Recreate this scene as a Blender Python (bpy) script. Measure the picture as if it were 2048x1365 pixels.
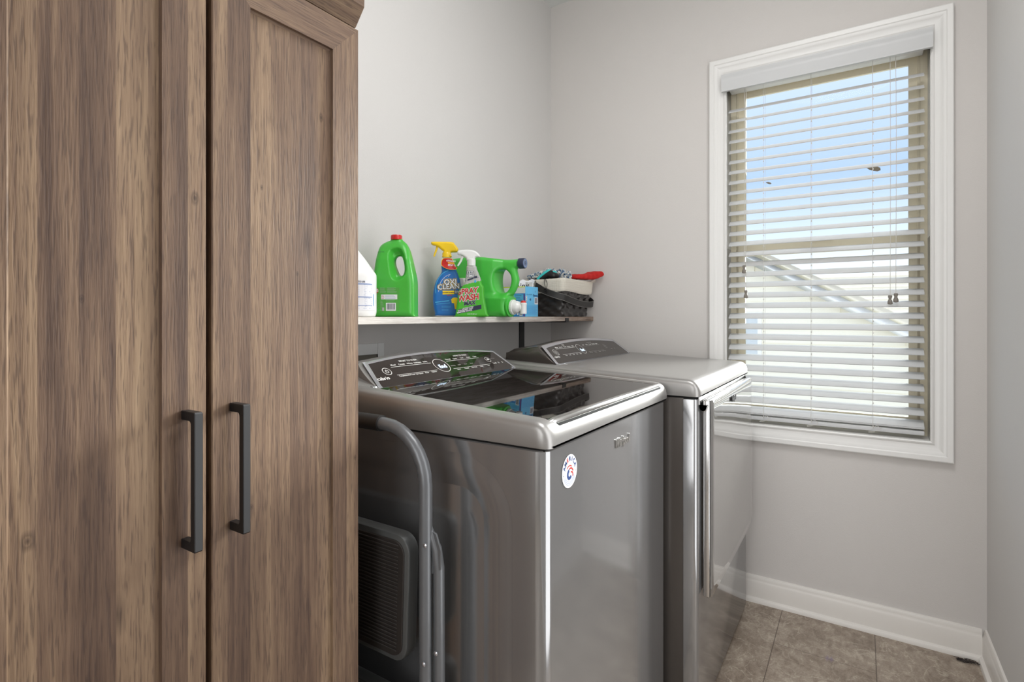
import bpy, bmesh, math, random
import numpy as np
from mathutils import Vector, Matrix
from mathutils.bvhtree import BVHTree
random.seed(4)
PI = math.pi
for _o in list(bpy.data.objects): bpy.data.objects.remove(_o)
SC = bpy.context.scene
COL = SC.collection

# ------------------------------------------------------------------ camera
TH = 0.5728817
cd = bpy.data.cameras.new('camera'); cam = bpy.data.objects.new('camera', cd); COL.objects.link(cam)
cam.location = (0, 0, 1.17); cam.rotation_euler = (PI/2, 0, TH)
cd.sensor_width = 36.0; cd.sensor_fit = 'HORIZONTAL'; cd.lens = 36.0*1079/2048
cd.shift_y = -49.5/2048; cd.clip_start = 0.02; cd.clip_end = 300
SC.camera = cam
# ------------------------------------------------------------------ world, sun, big lights, exposure
w = bpy.data.worlds.new('sky'); SC.world = w; w.use_nodes = True
nt = w.node_tree; nt.nodes.clear()
out = nt.nodes.new('ShaderNodeOutputWorld'); bg = nt.nodes.new('ShaderNodeBackground')
tc = nt.nodes.new('ShaderNodeTexCoord'); sx = nt.nodes.new('ShaderNodeSeparateXYZ'); rp = nt.nodes.new('ShaderNodeValToRGB')
nt.links.new(tc.outputs['Generated'], sx.inputs[0]); nt.links.new(sx.outputs['Z'], rp.inputs[0])
nt.links.new(rp.outputs[0], bg.inputs[0]); nt.links.new(bg.outputs[0], out.inputs[0])
e = rp.color_ramp.elements
e[0].position = 0.0; e[0].color = (0.95, 0.99, 1.0, 1)
e[1].position = 0.75; e[1].color = (0.86, 0.88, 0.92, 1)
m = rp.color_ramp.elements.new(0.22); m.color = (0.40, 0.53, 0.79, 1)
bg.inputs[1].default_value = 1.15

def light(name, kind, loc, rot, energy, color=(1, 1, 1), **k):
    l = bpy.data.lights.new(name, kind); l.energy = energy; l.color = color
    for a, b in k.items(): setattr(l, a, b)
    o = bpy.data.objects.new(name, l); o.location = loc; o.rotation_euler = rot; COL.objects.link(o)
    return o
def look(d):   # rotation so that the lamp shines along d
    return Vector(d).to_track_quat('-Z', 'Y').to_euler()
light('sun', 'SUN', (0, 6, 6), look((-0.33, -0.92, -0.27)), 13.0, (1, 0.975, 0.94), angle=math.radians(22))
light('room_lamp', 'AREA', (-0.12, 1.00, 2.70), look((0, 0, -1)), 13.5, (1, 0.99, 0.98), shape='DISK', size=0.85)
light('side_fill', 'AREA', (0.352, 0.98, 1.02), look((-1, 0, 0)), 10, (0.97, 0.985, 1.0), shape='RECTANGLE', size=0.75, size_y=1.95)  # added fill panel on the right wall, out of view; no doorway there
light('rear_fill', 'AREA', (-0.50, -1.60, 1.45), look((0, 1, 0)), 20, (0.975, 0.99, 1.0), shape='RECTANGLE', size=1.3, size_y=2.0)  # added fill panel by the near wall, behind the camera
SC.view_settings.view_transform = 'Standard'; SC.view_settings.look = 'None'
SC.view_settings.exposure = 0.36; SC.view_settings.gamma = 1.0; SC.view_settings.use_curve_mapping = False
SC.cycles.max_bounces = 10; SC.cycles.diffuse_bounces = 6; SC.cycles.transparent_max_bounces = 24

# ------------------------------------------------------------------ materials
def lin(c):
    return tuple(((v/255)/12.92 if v <= 10 else (((v/255)+0.055)/1.055)**2.4) for v in c) + (1,)
def newmat(name):
    m = bpy.data.materials.new(name); m.use_nodes = True
    return m, m.node_tree, m.node_tree.nodes['Principled BSDF']
def noise(nt, scale, detail=4, rough=0.55, mapping=None, dist=0.0):
    n = nt.nodes.new('ShaderNodeTexNoise'); n.inputs['Scale'].default_value = scale
    n.inputs['Detail'].default_value = detail; n.inputs['Roughness'].default_value = rough; n.inputs['Distortion'].default_value = dist
    tc = nt.nodes.new('ShaderNodeTexCoord'); mp = nt.nodes.new('ShaderNodeMapping')
    if mapping: mp.inputs['Scale'].default_value = mapping
    nt.links.new(tc.outputs['Object'], mp.inputs['Vector']); nt.links.new(mp.outputs[0], n.inputs['Vector'])
    return n
def ramp(nt, src, stops, interp='LINEAR'):
    r = nt.nodes.new('ShaderNodeValToRGB'); r.color_ramp.interpolation = interp
    el = r.color_ramp.elements
    while len(el) < len(stops): el.new(0.5)
    for i, (p, c) in enumerate(stops): el[i].position = p; el[i].color = c if len(c) == 4 else (*c, 1)
    nt.links.new(src, r.inputs[0]); return r
def mix(nt, fac, a, b, mode='MIX'):
    x = nt.nodes.new('ShaderNodeMix'); x.data_type = 'RGBA'; x.blend_type = mode; x.clamp_result = False
    for sock, v in ((x.inputs[0], fac), (x.inputs[6], a), (x.inputs[7], b)):
        if hasattr(v, 'links'): nt.links.new(v, sock)
        else: sock.default_value = v
    return x.outputs[2]
def math_(nt, op, a, b=0.0, c=0.0):
    x = nt.nodes.new('ShaderNodeMath'); x.operation = op
    for s, v in zip(x.inputs, (a, b, c)):
        if hasattr(v, 'links'): nt.links.new(v, s)
        else: s.default_value = v
    return x.outputs[0]
def bump(nt, p, src, dist, strength=1.0):
    b = nt.nodes.new('ShaderNodeBump'); b.inputs['Distance'].default_value = dist; b.inputs['Strength'].default_value = strength
    nt.links.new(src, b.inputs['Height']); nt.links.new(b.outputs[0], p.inputs['Normal'])
def pm(name, c, rough=0.5, metal=0.0, coat=0.0, vary=0.06, vs=30, spec=0.5, bmp=0.0, bs=200, trans=0.0, sss=0.0, coat_rough=0.05, emit=0, bmap=None):
    m, nt, p = newmat(name)
    base = lin(c)
    n = noise(nt, vs, 3)
    lo = tuple(v*(1-vary) for v in base[:3])+(1,); hi = tuple(min(1, v*(1+vary)) for v in base[:3])+(1,)
    nt.links.new(mix(nt, n.outputs[0], lo, hi), p.inputs['Base Color'])
    p.inputs['Roughness'].default_value = rough; p.inputs['Metallic'].default_value = metal
    p.inputs['Coat Weight'].default_value = coat; p.inputs['Coat Roughness'].default_value = coat_rough
    p.inputs['Specular IOR Level'].default_value = spec; p.inputs['Transmission Weight'].default_value = trans
    if sss: p.inputs['Subsurface Weight'].default_value = sss; p.inputs['Subsurface Radius'].default_value = (0.02, 0.03, 0.01)
    if emit: p.inputs['Emission Color'].default_value = base; p.inputs['Emission Strength'].default_value = emit
    if bmp: bump(nt, p, noise(nt, bs, 3, mapping=bmap).outputs[0], bmp)
    return m

M = {}
M['wall'] = pm('wall_paint', (208, 206, 204), 0.75, vary=0.012, vs=3, bmp=0.0004, bs=350)
M['wall_warm'] = pm('wall_paint_warm', (205, 201, 198), 0.7, vary=0.012, vs=3, bmp=0.0004, bs=350)
M['ceiling'] = pm('ceiling_paint', (214, 216, 214), 0.85, vary=0.01)
M['trim'] = pm('trim_paint', (222, 221, 219), 0.32, vary=0.012, vs=6)
M['base'] = pm('baseboard_paint', (224, 220, 215), 0.35, vary=0.03, vs=8)
M['slat'] = pm('blind_slat', (198, 199, 200), 0.4, vary=0.012, sss=0.0)
M['vinyl'] = pm('window_vinyl_tan', (206, 197, 174), 0.5, vary=0.03, vs=10)
M['cordm'] = pm('blind_cord', (205, 203, 198), 0.8)
M['tassel'] = pm('tassel_taupe', (124, 118, 110), 0.5)
M['steel'] = pm('washer_paint', (158, 158, 159), 0.14, metal=0.75, coat=0.12, vary=0.02, vs=400, coat_rough=0.04)
M['steel_top'] = pm('washer_top_paint', (154, 152, 150), 0.36, metal=0.6, coat=0.12, vary=0.02, vs=400)
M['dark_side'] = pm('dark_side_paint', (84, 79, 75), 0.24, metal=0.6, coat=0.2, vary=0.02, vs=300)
M['silver'] = pm('satin_silver', (196, 197, 203), 0.22, metal=0.85, vary=0.01)
M['chrome'] = pm('chrome', (205, 204, 203), 0.20, metal=1.0, vary=0.01)
M['glassblack'] = pm('black_glass', (24, 21, 20), 0.035, coat=1.0, vary=0.0, spec=0.9, coat_rough=0.02)
M['panelblack'] = pm('console_glass', (40, 34, 31), 0.04, coat=0.0, vary=0.0, spec=0.4, coat_rough=0.03)
M['lidglass'] = pm('lid_glass', (22, 19, 18), 0.02, coat=0.0, vary=0.0, spec=0.6)
M['dooronsteel'] = pm('dryer_door_paint', (168, 166, 164), 0.05, metal=0.8, coat=0.5, vary=0.02, vs=300, coat_rough=0.02)
M['black'] = pm('matte_black', (16, 16, 18), 0.42, vary=0.05)
M['blackrubber'] = pm('black_rubber', (26, 24, 23), 0.55)
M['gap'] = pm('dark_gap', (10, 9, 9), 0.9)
M['white_print'] = pm('white_print', (225, 225, 222), 0.5)
M['grey_print'] = pm('grey_print', (150, 148, 145), 0.5)
M['display'] = pm('display_glow', (205, 230, 255), 0.5, emit=1.3)
M['tube'] = pm('stool_tube_grey', (104, 106, 109), 0.36, metal=0.35, coat=0.15, vary=0.10, vs=24)
M['steppad'] = pm('stool_pad', (38, 33, 30), 0.6, vary=0.15, vs=50)
M['stepedge'] = pm('stool_edge', (84, 86, 86), 0.4, metal=0.3)
M['green'] = pm('green_plastic', (68, 178, 60), 0.36, coat=0.05, vary=0.05, sss=0.25)
M['green2'] = pm('green_plastic_bright', (70, 184, 66), 0.34, coat=0.08, vary=0.05, sss=0.25)
M['green_lbl'] = pm('green_label', (76, 160, 62), 0.45)
M['spray_green'] = pm('spray_green', (66, 170, 38), 0.34, coat=0.1, vary=0.06)
M['dkgreen'] = pm('dark_green_liquid', (26, 98, 40), 0.15, coat=0.5)
M['red'] = pm('red_plastic', (196, 38, 34), 0.35)
M['redcloth'] = pm('red_cloth', (190, 26, 20), 0.8, vary=0.25, vs=60, bmp=0.002, bs=260)
M['yellow'] = pm('yellow_plastic', (240, 200, 10), 0.3, coat=0.2)
M['yellow_p'] = pm('yellow_print', (245, 205, 30), 0.5)
M['white'] = pm('white_plastic', (226, 227, 226), 0.32, coat=0.15, vary=0.02)
M['paper'] = pm('white_label', (222, 223, 228), 0.45, vary=0.02)
M['greylbl'] = pm('silver_label', (172, 172, 170), 0.35, metal=0.1)
M['blue'] = pm('blue_plastic', (20, 104, 180), 0.34, coat=0.1, vary=0.35, vs=22)
M['cyan'] = pm('cyan_print', (70, 165, 215), 0.4, vary=0.25, vs=60)
M['blue_print'] = pm('blue_print', (36, 64, 120), 0.5)
M['lightblue_print'] = pm('faint_blue_print', (140, 155, 190), 0.5)
M['navy'] = pm('navy_print', (34, 40, 66), 0.4)
M['navycap'] = pm('navy_cap', (38, 46, 70), 0.35)
M['capface'] = pm('cap_face', (110, 128, 160), 0.4)
M['red_print'] = pm('red_print', (186, 48, 36), 0.4)
M['boxblue'] = pm('carton_blue', (96, 180, 224), 0.45, vary=0.03)
M['boxblue2'] = pm('carton_deep_blue', (40, 128, 205), 0.45, vary=0.18, vs=30)
M['purple'] = pm('purple_print', (112, 60, 130), 0.5)
M['lime'] = pm('lime_print', (206, 220, 60), 0.5)
M['wicker'] = pm('black_wicker', (46, 43, 42), 0.30, vary=0.3, vs=60, coat=0.15)
M['strap'] = pm('basket_strap', (40, 38, 37), 0.55, vary=0.1)
M['stitch'] = pm('strap_stitch', (150, 148, 142), 0.6)
M['liner'] = pm('waffle_cloth', (216, 210, 198), 0.9, vary=0.03)
M['teal'] = pm('teal_plastic', (50, 190, 190), 0.35, coat=0.2)
M['capclear'] = pm('clear_cap', (196, 194, 188), 0.12, coat=0.6, vary=0.05)
M['siding'] = pm('house_siding', (247, 242, 230), 0.8, vary=0.01)
M['rake'] = pm('house_white_trim', (246, 246, 248), 0.7)
M['shingle'] = pm('house_roof', (240, 232, 215), 0.85, vary=0.10, vs=6)
M['housepane'] = pm('house_window_pane', (205, 212, 220), 0.2)
M['lawn'] = pm('lawn', (170, 172, 150), 0.9, vary=0.1, vs=2)
M['leaf'] = pm('dried_leaf', (110, 96, 82), 0.8, vary=0.3, vs=200)
M['lint'] = pm('grey_lint', (58, 52, 50), 0.95, vary=0.2, vs=200)
M['badge'] = pm('badge_metal', (190, 188, 184), 0.2, metal=0.9)
M['recess'] = pm('supply_box_inside', (112, 108, 98), 0.7)

def mop_mat():
    m, nt, p = newmat('chenille_blue_white')
    n = noise(nt, 75, 2)
    r = ramp(nt, n.outputs[0], [(0.38, lin((58, 88, 124))), (0.46, lin((140, 158, 174))), (0.52, lin((214, 212, 206)))])
    nt.links.new(r.outputs[0], p.inputs['Base Color']); p.inputs['Roughness'].default_value = 0.95
    return m
M['mop'] = mop_mat()

def glass_mat():
    m, nt, p = newmat('window_glass')
    nt.nodes.remove(p)
    o = nt.nodes['Material Output']; t = nt.nodes.new('ShaderNodeBsdfTransparent'); g = nt.nodes.new('ShaderNodeBsdfGlossy')
    g.inputs['Roughness'].default_value = 0.02; t.inputs[0].default_value = (0.96, 0.98, 0.98, 1)
    f = nt.nodes.new('ShaderNodeFresnel'); f.inputs[0].default_value = 1.10
    x = nt.nodes.new('ShaderNodeMixShader')
    nt.links.new(f.outputs[0], x.inputs[0]); nt.links.new(t.outputs[0], x.inputs[1]); nt.links.new(g.outputs[0], x.inputs[2]); nt.links.new(x.outputs[0], o.inputs[0])
    return m
M['glass'] = glass_mat()

def wood(name, axis='Z', boards=None, seed=0.0, dark=1.0):
    """weathered oak laminate: boards of different tone, streaky grain along one axis, pores and knots"""
    m, nt, p = newmat(name)
    tc = nt.nodes.new('ShaderNodeTexCoord'); sp = nt.nodes.new('ShaderNodeSeparateXYZ')
    nt.links.new(tc.outputs['Object'], sp.inputs[0])
    def mapped(s):
        mp = nt.nodes.new('ShaderNodeMapping')
        mp.inputs['Location'].default_value = (seed, seed*1.7, seed*0.6); mp.inputs['Scale'].default_value = s if axis == 'Z' else (s[0], s[2], s[1])
        nt.links.new(tc.outputs['Object'], mp.inputs['Vector']); return mp.outputs[0]
    def nz(vec, sc, det=4, ro=0.55, di=0.0):
        n = nt.nodes.new('ShaderNodeTexNoise'); n.inputs['Scale'].default_value = sc; n.inputs['Detail'].default_value = det
        n.inputs['Roughness'].default_value = ro; n.inputs['Distortion'].default_value = di
        nt.links.new(vec, n.inputs['Vector']); return n.outputs[0]
    # board tone
    if boards:
        pos = math_(nt, 'MULTIPLY', math_(nt, 'SUBTRACT', sp.outputs['Y'], 0.10), 1/0.62)
        tone = ramp(nt, pos, [((y-0.10)/0.62, (t, t, t)) for y, t in boards], 'CONSTANT').outputs[0]
        bid = ramp(nt, pos, [((y-0.10)/0.62, ((i*0.37) % 1.0,)*3) for i, (y, t) in enumerate(boards)], 'CONSTANT').outputs[0]
    else:
        tone = None; bid = None
    # every board gets its own piece of the grain
    base = mapped((1, 1, 1))
    if bid is not None:
        sh = nt.nodes.new('ShaderNodeVectorMath'); sh.operation = 'MULTIPLY_ADD'
        cb = nt.nodes.new('ShaderNodeCombineXYZ'); nt.links.new(bid, cb.inputs[2]); nt.links.new(bid, cb.inputs[1])
        nt.links.new(cb.outputs[0], sh.inputs[0]); sh.inputs[1].default_value = (1, 3.1, 9.7); nt.links.new(base, sh.inputs[2]); base = sh.outputs[0]
    def st(s):
        mp = nt.nodes.new('ShaderNodeMapping'); mp.inputs['Scale'].default_value = s if axis == 'Z' else (s[0], s[2], s[1])
        nt.links.new(base, mp.inputs['Vector']); return mp.outputs[0]
    broad = nz(st((8, 14, 1.1)), 1.0, 3, 0.5, 0.6)           # slow bands, cathedral figure
    rings = nt.nodes.new('ShaderNodeMath'); rings.operation = 'PINGPONG'
    nt.links.new(math_(nt, 'MULTIPLY', nz(st((5, 11, 0.75)), 1.0, 2.2, 0.45, 0.3), 13.0), rings.inputs[0]); rings.inputs[1].default_value = 1.0
    fine = nz(st((80, 200, 7.0)), 1.0, 4, 0.65)
    pores = nz(st((200, 430, 26.0)), 1.0, 2, 0.5)
    fac = math_(nt, 'ADD', math_(nt, 'MULTIPLY', broad, 0.46), math_(nt, 'ADD', math_(nt, 'MULTIPLY', rings.outputs[0], 0.15), math_(nt, 'MULTIPLY', fine, 0.50)))
    if tone is not None: fac = math_(nt, 'ADD', fac, math_(nt, 'MULTIPLY', math_(nt, 'SUBTRACT', tone, 0.5), 0.58))
    d = dark
    col = ramp(nt, fac, [(0.34, tuple(v*d for v in lin((90, 70, 59))[:3])), (0.52, tuple(v*d for v in lin((119, 95, 78))[:3])),
                         (0.72, tuple(v*d for v in lin((150, 124, 100))[:3])), (0.98, tuple(v*d for v in lin((186, 159, 129))[:3]))]).outputs[0]
    pf = ramp(nt, pores, [(0.35, (0.5,)*3), (0.46, (0, 0, 0))]).outputs[0]
    col = mix(nt, pf, col, tuple(v*d for v in lin((74, 58, 52))[:3])+(1,))
    # a few knots
    kn = nt.nodes.new('ShaderNodeTexVoronoi'); kn.inputs['Scale'].default_value = 1.0
    nt.links.new(st((6, 9, 3.2)), kn.inputs['Vector'])
    kf = ramp(nt, kn.outputs['Distance'], [(0.015, (0.85,)*3), (0.06, (0.35,)*3), (0.11, (0, 0, 0))]).outputs[0]
    gate = ramp(nt, nz(st((2.3, 3.1, 1.3)), 1.0, 1), [(0.50, (0, 0, 0)), (0.56, (1, 1, 1))]).outputs[0]
    col = mix(nt, math_(nt, 'MULTIPLY', kf, gate), col, tuple(v*d for v in lin((58, 42, 36))[:3])+(1,))
    if boards:      # the knots one can see on the doors
        for ky, kz, kr in KNOTS:
            a_ = math_(nt, 'ABSOLUTE', math_(nt, 'SUBTRACT', sp.outputs['Y'], ky)); b_ = math_(nt, 'MULTIPLY', math_(nt, 'ABSOLUTE', math_(nt, 'SUBTRACT', sp.outputs['Z'], kz)), 0.55)
            r_ = math_(nt, 'SQRT', math_(nt, 'ADD', math_(nt, 'MULTIPLY', a_, a_), math_(nt, 'MULTIPLY', b_, b_)))
            r_ = math_(nt, 'ADD', math_(nt, 'DIVIDE', r_, kr), math_(nt, 'MULTIPLY', math_(nt, 'SUBTRACT', fine, 0.5), 0.9))
            kf2 = ramp(nt, r_, [(0.15, (0.85,)*3), (0.42, (0.30,)*3), (0.55, (0.55,)*3), (1.0, (0, 0, 0))]).outputs[0]
            col = mix(nt, kf2, col, tuple(v*d for v in lin((66, 50, 42))[:3])+(1,))
    nt.links.new(col, p.inputs['Base Color']); p.inputs['Roughness'].default_value = 0.55
    p.inputs['Specular IOR Level'].default_value = 0.25
    bump(nt, p, math_(nt, 'ADD', math_(nt, 'MULTIPLY', fine, 0.5), pores), 0.0006, 0.9)
    return m
BOARDS = [(0.10, 0.45), (0.196, 0.78), (0.222, 0.44), (0.262, 0.36), (0.299, 0.80), (0.335, 0.70), (0.349, 0.34), (0.383, 0.66),
          (0.410, 0.62), (0.438, 0.38), (0.475, 0.74), (0.512, 0.60), (0.548, 0.42), (0.600, 0.66), (0.627, 0.40), (0.655, 0.48)]
KNOTS = [(0.393, 1.335, .0065), (0.215, 0.916, .0080), (0.609, 1.516, .0055), (0.498, 1.372, .0028), (0.265, 1.191, .0035), (0.562, 1.241, .0028), (0.677, 0.910, .0035), (0.481, 0.876, .0030)]
M['wood'] = wood('cabinet_oak', 'Z', BOARDS, 0.3, 0.68)
M['wood_rail'] = wood('cabinet_oak_rail', 'Y', None, 2.1, 0.68)
M['wood_crown'] = wood('cabinet_oak_crown', 'Y', None, 5.1, 0.62)
M['wood_side'] = wood('cabinet_oak_side', 'Z', None, 7.7, 0.9)

def shelf_mat():
    m, nt, p = newmat('graded_shelf_board')
    n = noise(nt, 1.0, 5, 0.65, mapping=(60, 9, 120)); n2 = noise(nt, 6.0, 3)
    g = ramp(nt, n.outputs[0], [(0.35, lin((96, 78, 68))), (0.5, lin((140, 120, 106))), (0.68, lin((168, 150, 136)))]).outputs[0]
    pale_grain = ramp(nt, n.outputs[0], [(0.3, lin((186, 178, 170))), (0.6, lin((222, 218, 212)))]).outputs[0]
    tc = nt.nodes.new('ShaderNodeTexCoord'); s = nt.nodes.new('ShaderNodeSeparateXYZ'); nt.links.new(tc.outputs['Object'], s.inputs[0])
    f = ramp(nt, math_(nt, 'ADD', math_(nt, 'MULTIPLY', s.outputs['Y'], 0.4), math_(nt, 'MULTIPLY', n2.outputs[0], 0.08)), [(0.66, (0, 0, 0)), (0.92, (1, 1, 1))]).outputs[0]  # pale grain at the near end shifts to brown at the far end
    nt.links.new(mix(nt, f, pale_grain, g), p.inputs['Base Color']); p.inputs['Roughness'].default_value = 0.55
    bump(nt, p, n.outputs[0], 0.0006); return m
M['shelf'] = shelf_mat()

def tile_mat():
    m, nt, p = newmat('slate_look_vinyl_tile')
    n1 = noise(nt, 7, 6, 0.65, dist=0.8); n2 = noise(nt, 45, 5, 0.7, mapping=(1, 0.5, 1), dist=0.6); n3 = noise(nt, 180, 3, 0.6)
    f = math_(nt, 'ADD', math_(nt, 'MULTIPLY', n1.outputs[0], 0.42), math_(nt, 'ADD', math_(nt, 'MULTIPLY', n2.outputs[0], 0.38), math_(nt, 'MULTIPLY', n3.outputs[0], 0.20)))
    c = ramp(nt, f, [(0.36, lin((112, 98, 86))), (0.48, lin((146, 132, 118))), (0.56, lin((166, 153, 139))), (0.66, lin((196, 186, 172)))]).outputs[0]
    v = nt.nodes.new('ShaderNodeTexNoise'); v.inputs['Scale'].default_value = 9; v.inputs['Detail'].default_value = 5; v.inputs['Distortion'].default_value = 1.5
    tc = nt.nodes.new('ShaderNodeTexCoord'); nt.links.new(tc.outputs['Object'], v.inputs['Vector'])
    vein = ramp(nt, v.outputs[0], [(0.485, (0, 0, 0)), (0.50, (0.5,)*3), (0.515, (0, 0, 0))]).outputs[0]
    c = mix(nt, vein, c, lin((204, 194, 178)))
    # dark purple drips in one place
    s = nt.nodes.new('ShaderNodeSeparateXYZ'); nt.links.new(tc.outputs['Object'], s.inputs[0])
    # joints: columns 0.306 wide, boards 0.61 long, staggered
    px = math_(nt, 'ADD', s.outputs['X'], 10*0.3055+0.26)
    fx = math_(nt, 'PINGPONG', px, 0.3055/2)
    colid = math_(nt, 'FLOOR', math_(nt, 'DIVIDE', px, 0.3055))
    off = math_(nt, 'MULTIPLY', math_(nt, 'MODULO', colid, 2.0), 0.305)
    fy = math_(nt, 'PINGPONG', math_(nt, 'ADD', math_(nt, 'ADD', s.outputs['Y'], off), 10*0.61-2.13), 0.305)
    g = math_(nt, 'MINIMUM', fx, math_(nt, 'ADD', fy, 0.0004))
    gm = ramp(nt, math_(nt, 'MULTIPLY', g, 100), [(0.10, (1, 1, 1)), (0.17, (0, 0, 0))]).outputs[0]
    c = mix(nt, math_(nt, 'MULTIPLY', gm, 0.75), c, lin((88, 76, 68)))
    dx = math_(nt, 'ABSOLUTE', math_(nt, 'ADD', s.outputs['X'], 0.088)); dx2 = math_(nt, 'ABSOLUTE', math_(nt, 'SUBTRACT', dx, 0.006))
    dy = math_(nt, 'ABSOLUTE', math_(nt, 'SUBTRACT', s.outputs['Y'], 2.135))
    dd = math_(nt, 'ADD', math_(nt, 'MULTIPLY', dx2, 60.0), math_(nt, 'MULTIPLY', dy, 22.0))
    dm = ramp(nt, dd, [(0.2, (0.45,)*3), (0.6, (0, 0, 0))]).outputs[0]
    c = mix(nt, dm, c, lin((112, 98, 140)))
    nt.links.new(c, p.inputs['Base Color']); p.inputs['Roughness'].default_value = 0.42
    bump(nt, p, math_(nt, 'SUBTRACT', f, math_(nt, 'MULTIPLY', gm, 0.5)), 0.0015); return m
M['tile'] = tile_mat()

# ------------------------------------------------------------------ mesh helpers
def finish(bm, smooth=True, ang=38):
    bmesh.ops.remove_doubles(bm, verts=bm.verts, dist=1e-6)
    bmesh.ops.recalc_face_normals(bm, faces=bm.faces)
    if smooth:
        for f in bm.faces: f.smooth = True
        for e_ in bm.edges:
            if len(e_.link_faces) == 2 and e_.calc_face_angle(0) > math.radians(ang): e_.smooth = False
def obj(name, bm, mats, parent=None, world=True, smooth=True, ang=38, fin=True):
    if fin: finish(bm, smooth, ang)
    me = bpy.data.meshes.new(name); bm.to_mesh(me); bm.free()
    for mm in (mats if isinstance(mats, (list, tuple)) else [mats]): me.materials.append(M[mm] if isinstance(mm, str) else mm)
    o = bpy.data.objects.new(name, me); COL.objects.link(o)
    if parent is not None:
        o.parent = parent
        if world:
            q = parent
            while q.parent: q = q.parent
            o.matrix_parent_inverse = (Matrix.Translation(q.location) @ q.rotation_euler.to_matrix().to_4x4()).inverted() if parent is q else Matrix.Identity(4)
            if parent is not q: o.matrix_parent_inverse = (wm(parent)).inverted()
    return o
def wm(o):
    if o.parent is None: return Matrix.Translation(o.location) @ o.rotation_euler.to_matrix().to_4x4()
    return wm(o.parent) @ o.matrix_parent_inverse @ Matrix.Translation(o.location) @ o.rotation_euler.to_matrix().to_4x4()
def tag(o, label=None, cat=None, group=None, kind=None):
    for k, v in (('label', label), ('category', cat), ('group', group), ('kind', kind)):
        if v: o[k] = v
    return o
def thing(name, label, cat, loc=(0, 0, 0), rotz=0, group=None):
    o = bpy.data.objects.new(name, None); COL.objects.link(o); o.empty_display_size = 0.05
    o.location = loc; o.rotation_euler = (0, 0, rotz)
    return tag(o, label, cat, group)
def struct(name, bm, mat, **k):
    return tag(obj(name, bm, mat, **k), kind='structure')
def B(): return bmesh.new()
def box(bm, x0, x1, y0, y1, z0, z1, bev=0.0, seg=2, mi=0):
    vs = [bm.verts.new((x, y, z)) for x in (x0, x1) for y in (y0, y1) for z in (z0, z1)]
    fs = [bm.faces.new([vs[i] for i in q]) for q in ((0, 1, 3, 2), (4, 6, 7, 5), (0, 4, 5, 1), (2, 3, 7, 6), (0, 2, 6, 4), (1, 5, 7, 3))]
    for f in fs: f.material_index = mi
    if bev > 0:
        es = set(e_ for f in fs for e_ in f.edges)
        r = bmesh.ops.bevel(bm, geom=list(es), offset=bev, segments=seg, profile=0.5, affect='EDGES')
        for f in r['faces']: f.material_index = mi
    return vs
def prism(bm, pts, axis, a, b, bev=0.0, seg=2, mi=0):
    """polygon pts (p,q) extruded along axis from a to b; p,q are the other two axes in xyz order"""
    def P(p, q, t):
        return {'x': (t, p, q), 'y': (p, t, q), 'z': (p, q, t)}[axis]
    A = [bm.verts.new(P(p, q, a)) for p, q in pts]; C = [bm.verts.new(P(p, q, b)) for p, q in pts]
    n = len(pts); fs = [bm.faces.new(A), bm.faces.new(C[::-1])]
    for i in range(n): fs.append(bm.faces.new([A[i], C[i], C[(i+1) % n], A[(i+1) % n]]))
    for f in fs: f.material_index = mi
    if bev > 0:
        es = set(fs[0].edges) | set(fs[1].edges)
        bmesh.ops.recalc_face_normals(bm, faces=fs)
        r = bmesh.ops.bevel(bm, geom=list(es), offset=bev, segments=seg, profile=0.5, affect='EDGES')
        for f in r['faces']: f.material_index = mi
def catmull(pts, k=6, closed=False):
    P = [Vector(p) for p in pts]; n = len(P); out = []
    rng = range(n) if closed else range(n-1)
    for i in rng:
        if closed: a, b, c, d = P[(i-1) % n], P[i], P[(i+1) % n], P[(i+2) % n]
        else: a, b, c, d = P[max(i-1, 0)], P[i], P[i+1], P[min(i+2, n-1)]
        for j in range(k):
            t = j/k
            out.append(0.5*((2*b)+(-a+c)*t+(2*a-5*b+4*c-d)*t*t+(-a+3*b-3*c+d)*t**3))
    if not closed: out.append(P[-1])
    return out
def tube(bm, pts, r, seg=12, caps=True, closed=False, mi=0, flat=None):
    """flat=(a,b): strap with half sizes a (sideways) and b (thick) instead of a round tube"""
    P = [Vector(p) for p in pts]; n = len(P); rings = []
    up = None
    for i in range(n):
        if closed: t = P[(i+1) % n]-P[(i-1) % n]
        else: t = P[min(i+1, n-1)]-P[max(i-1, 0)]
        t.normalize()
        if up is None:
            up = Vector((0, 0, 1)) if abs(t.z) < 0.9 else Vector((1, 0, 0))
        up = (up - t*up.dot(t)).normalized(); sd = t.cross(up)
        rr = r[i] if isinstance(r, (list, tuple)) else r
        ring = []
        for k in range(seg):
            a = 2*PI*k/seg
            if flat: ring.append(bm.verts.new(P[i]+up*flat[0]*max(-1, min(1, 1.35*math.cos(a)))+sd*flat[1]*max(-1, min(1, 1.35*math.sin(a)))))
            else: ring.append(bm.verts.new(P[i]+(up*math.cos(a)+sd*math.sin(a))*rr))
        rings.append(ring)
    m_ = n if closed else n-1
    for i in range(m_):
        A, C = rings[i], rings[(i+1) % n]
        for k in range(seg):
            f = bm.faces.new([A[k], A[(k+1) % seg], C[(k+1) % seg], C[k]]); f.material_index = mi
    if caps and not closed:
        bm.faces.new(rings[0][::-1]).material_index = mi; bm.faces.new(rings[-1]).material_index = mi
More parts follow.
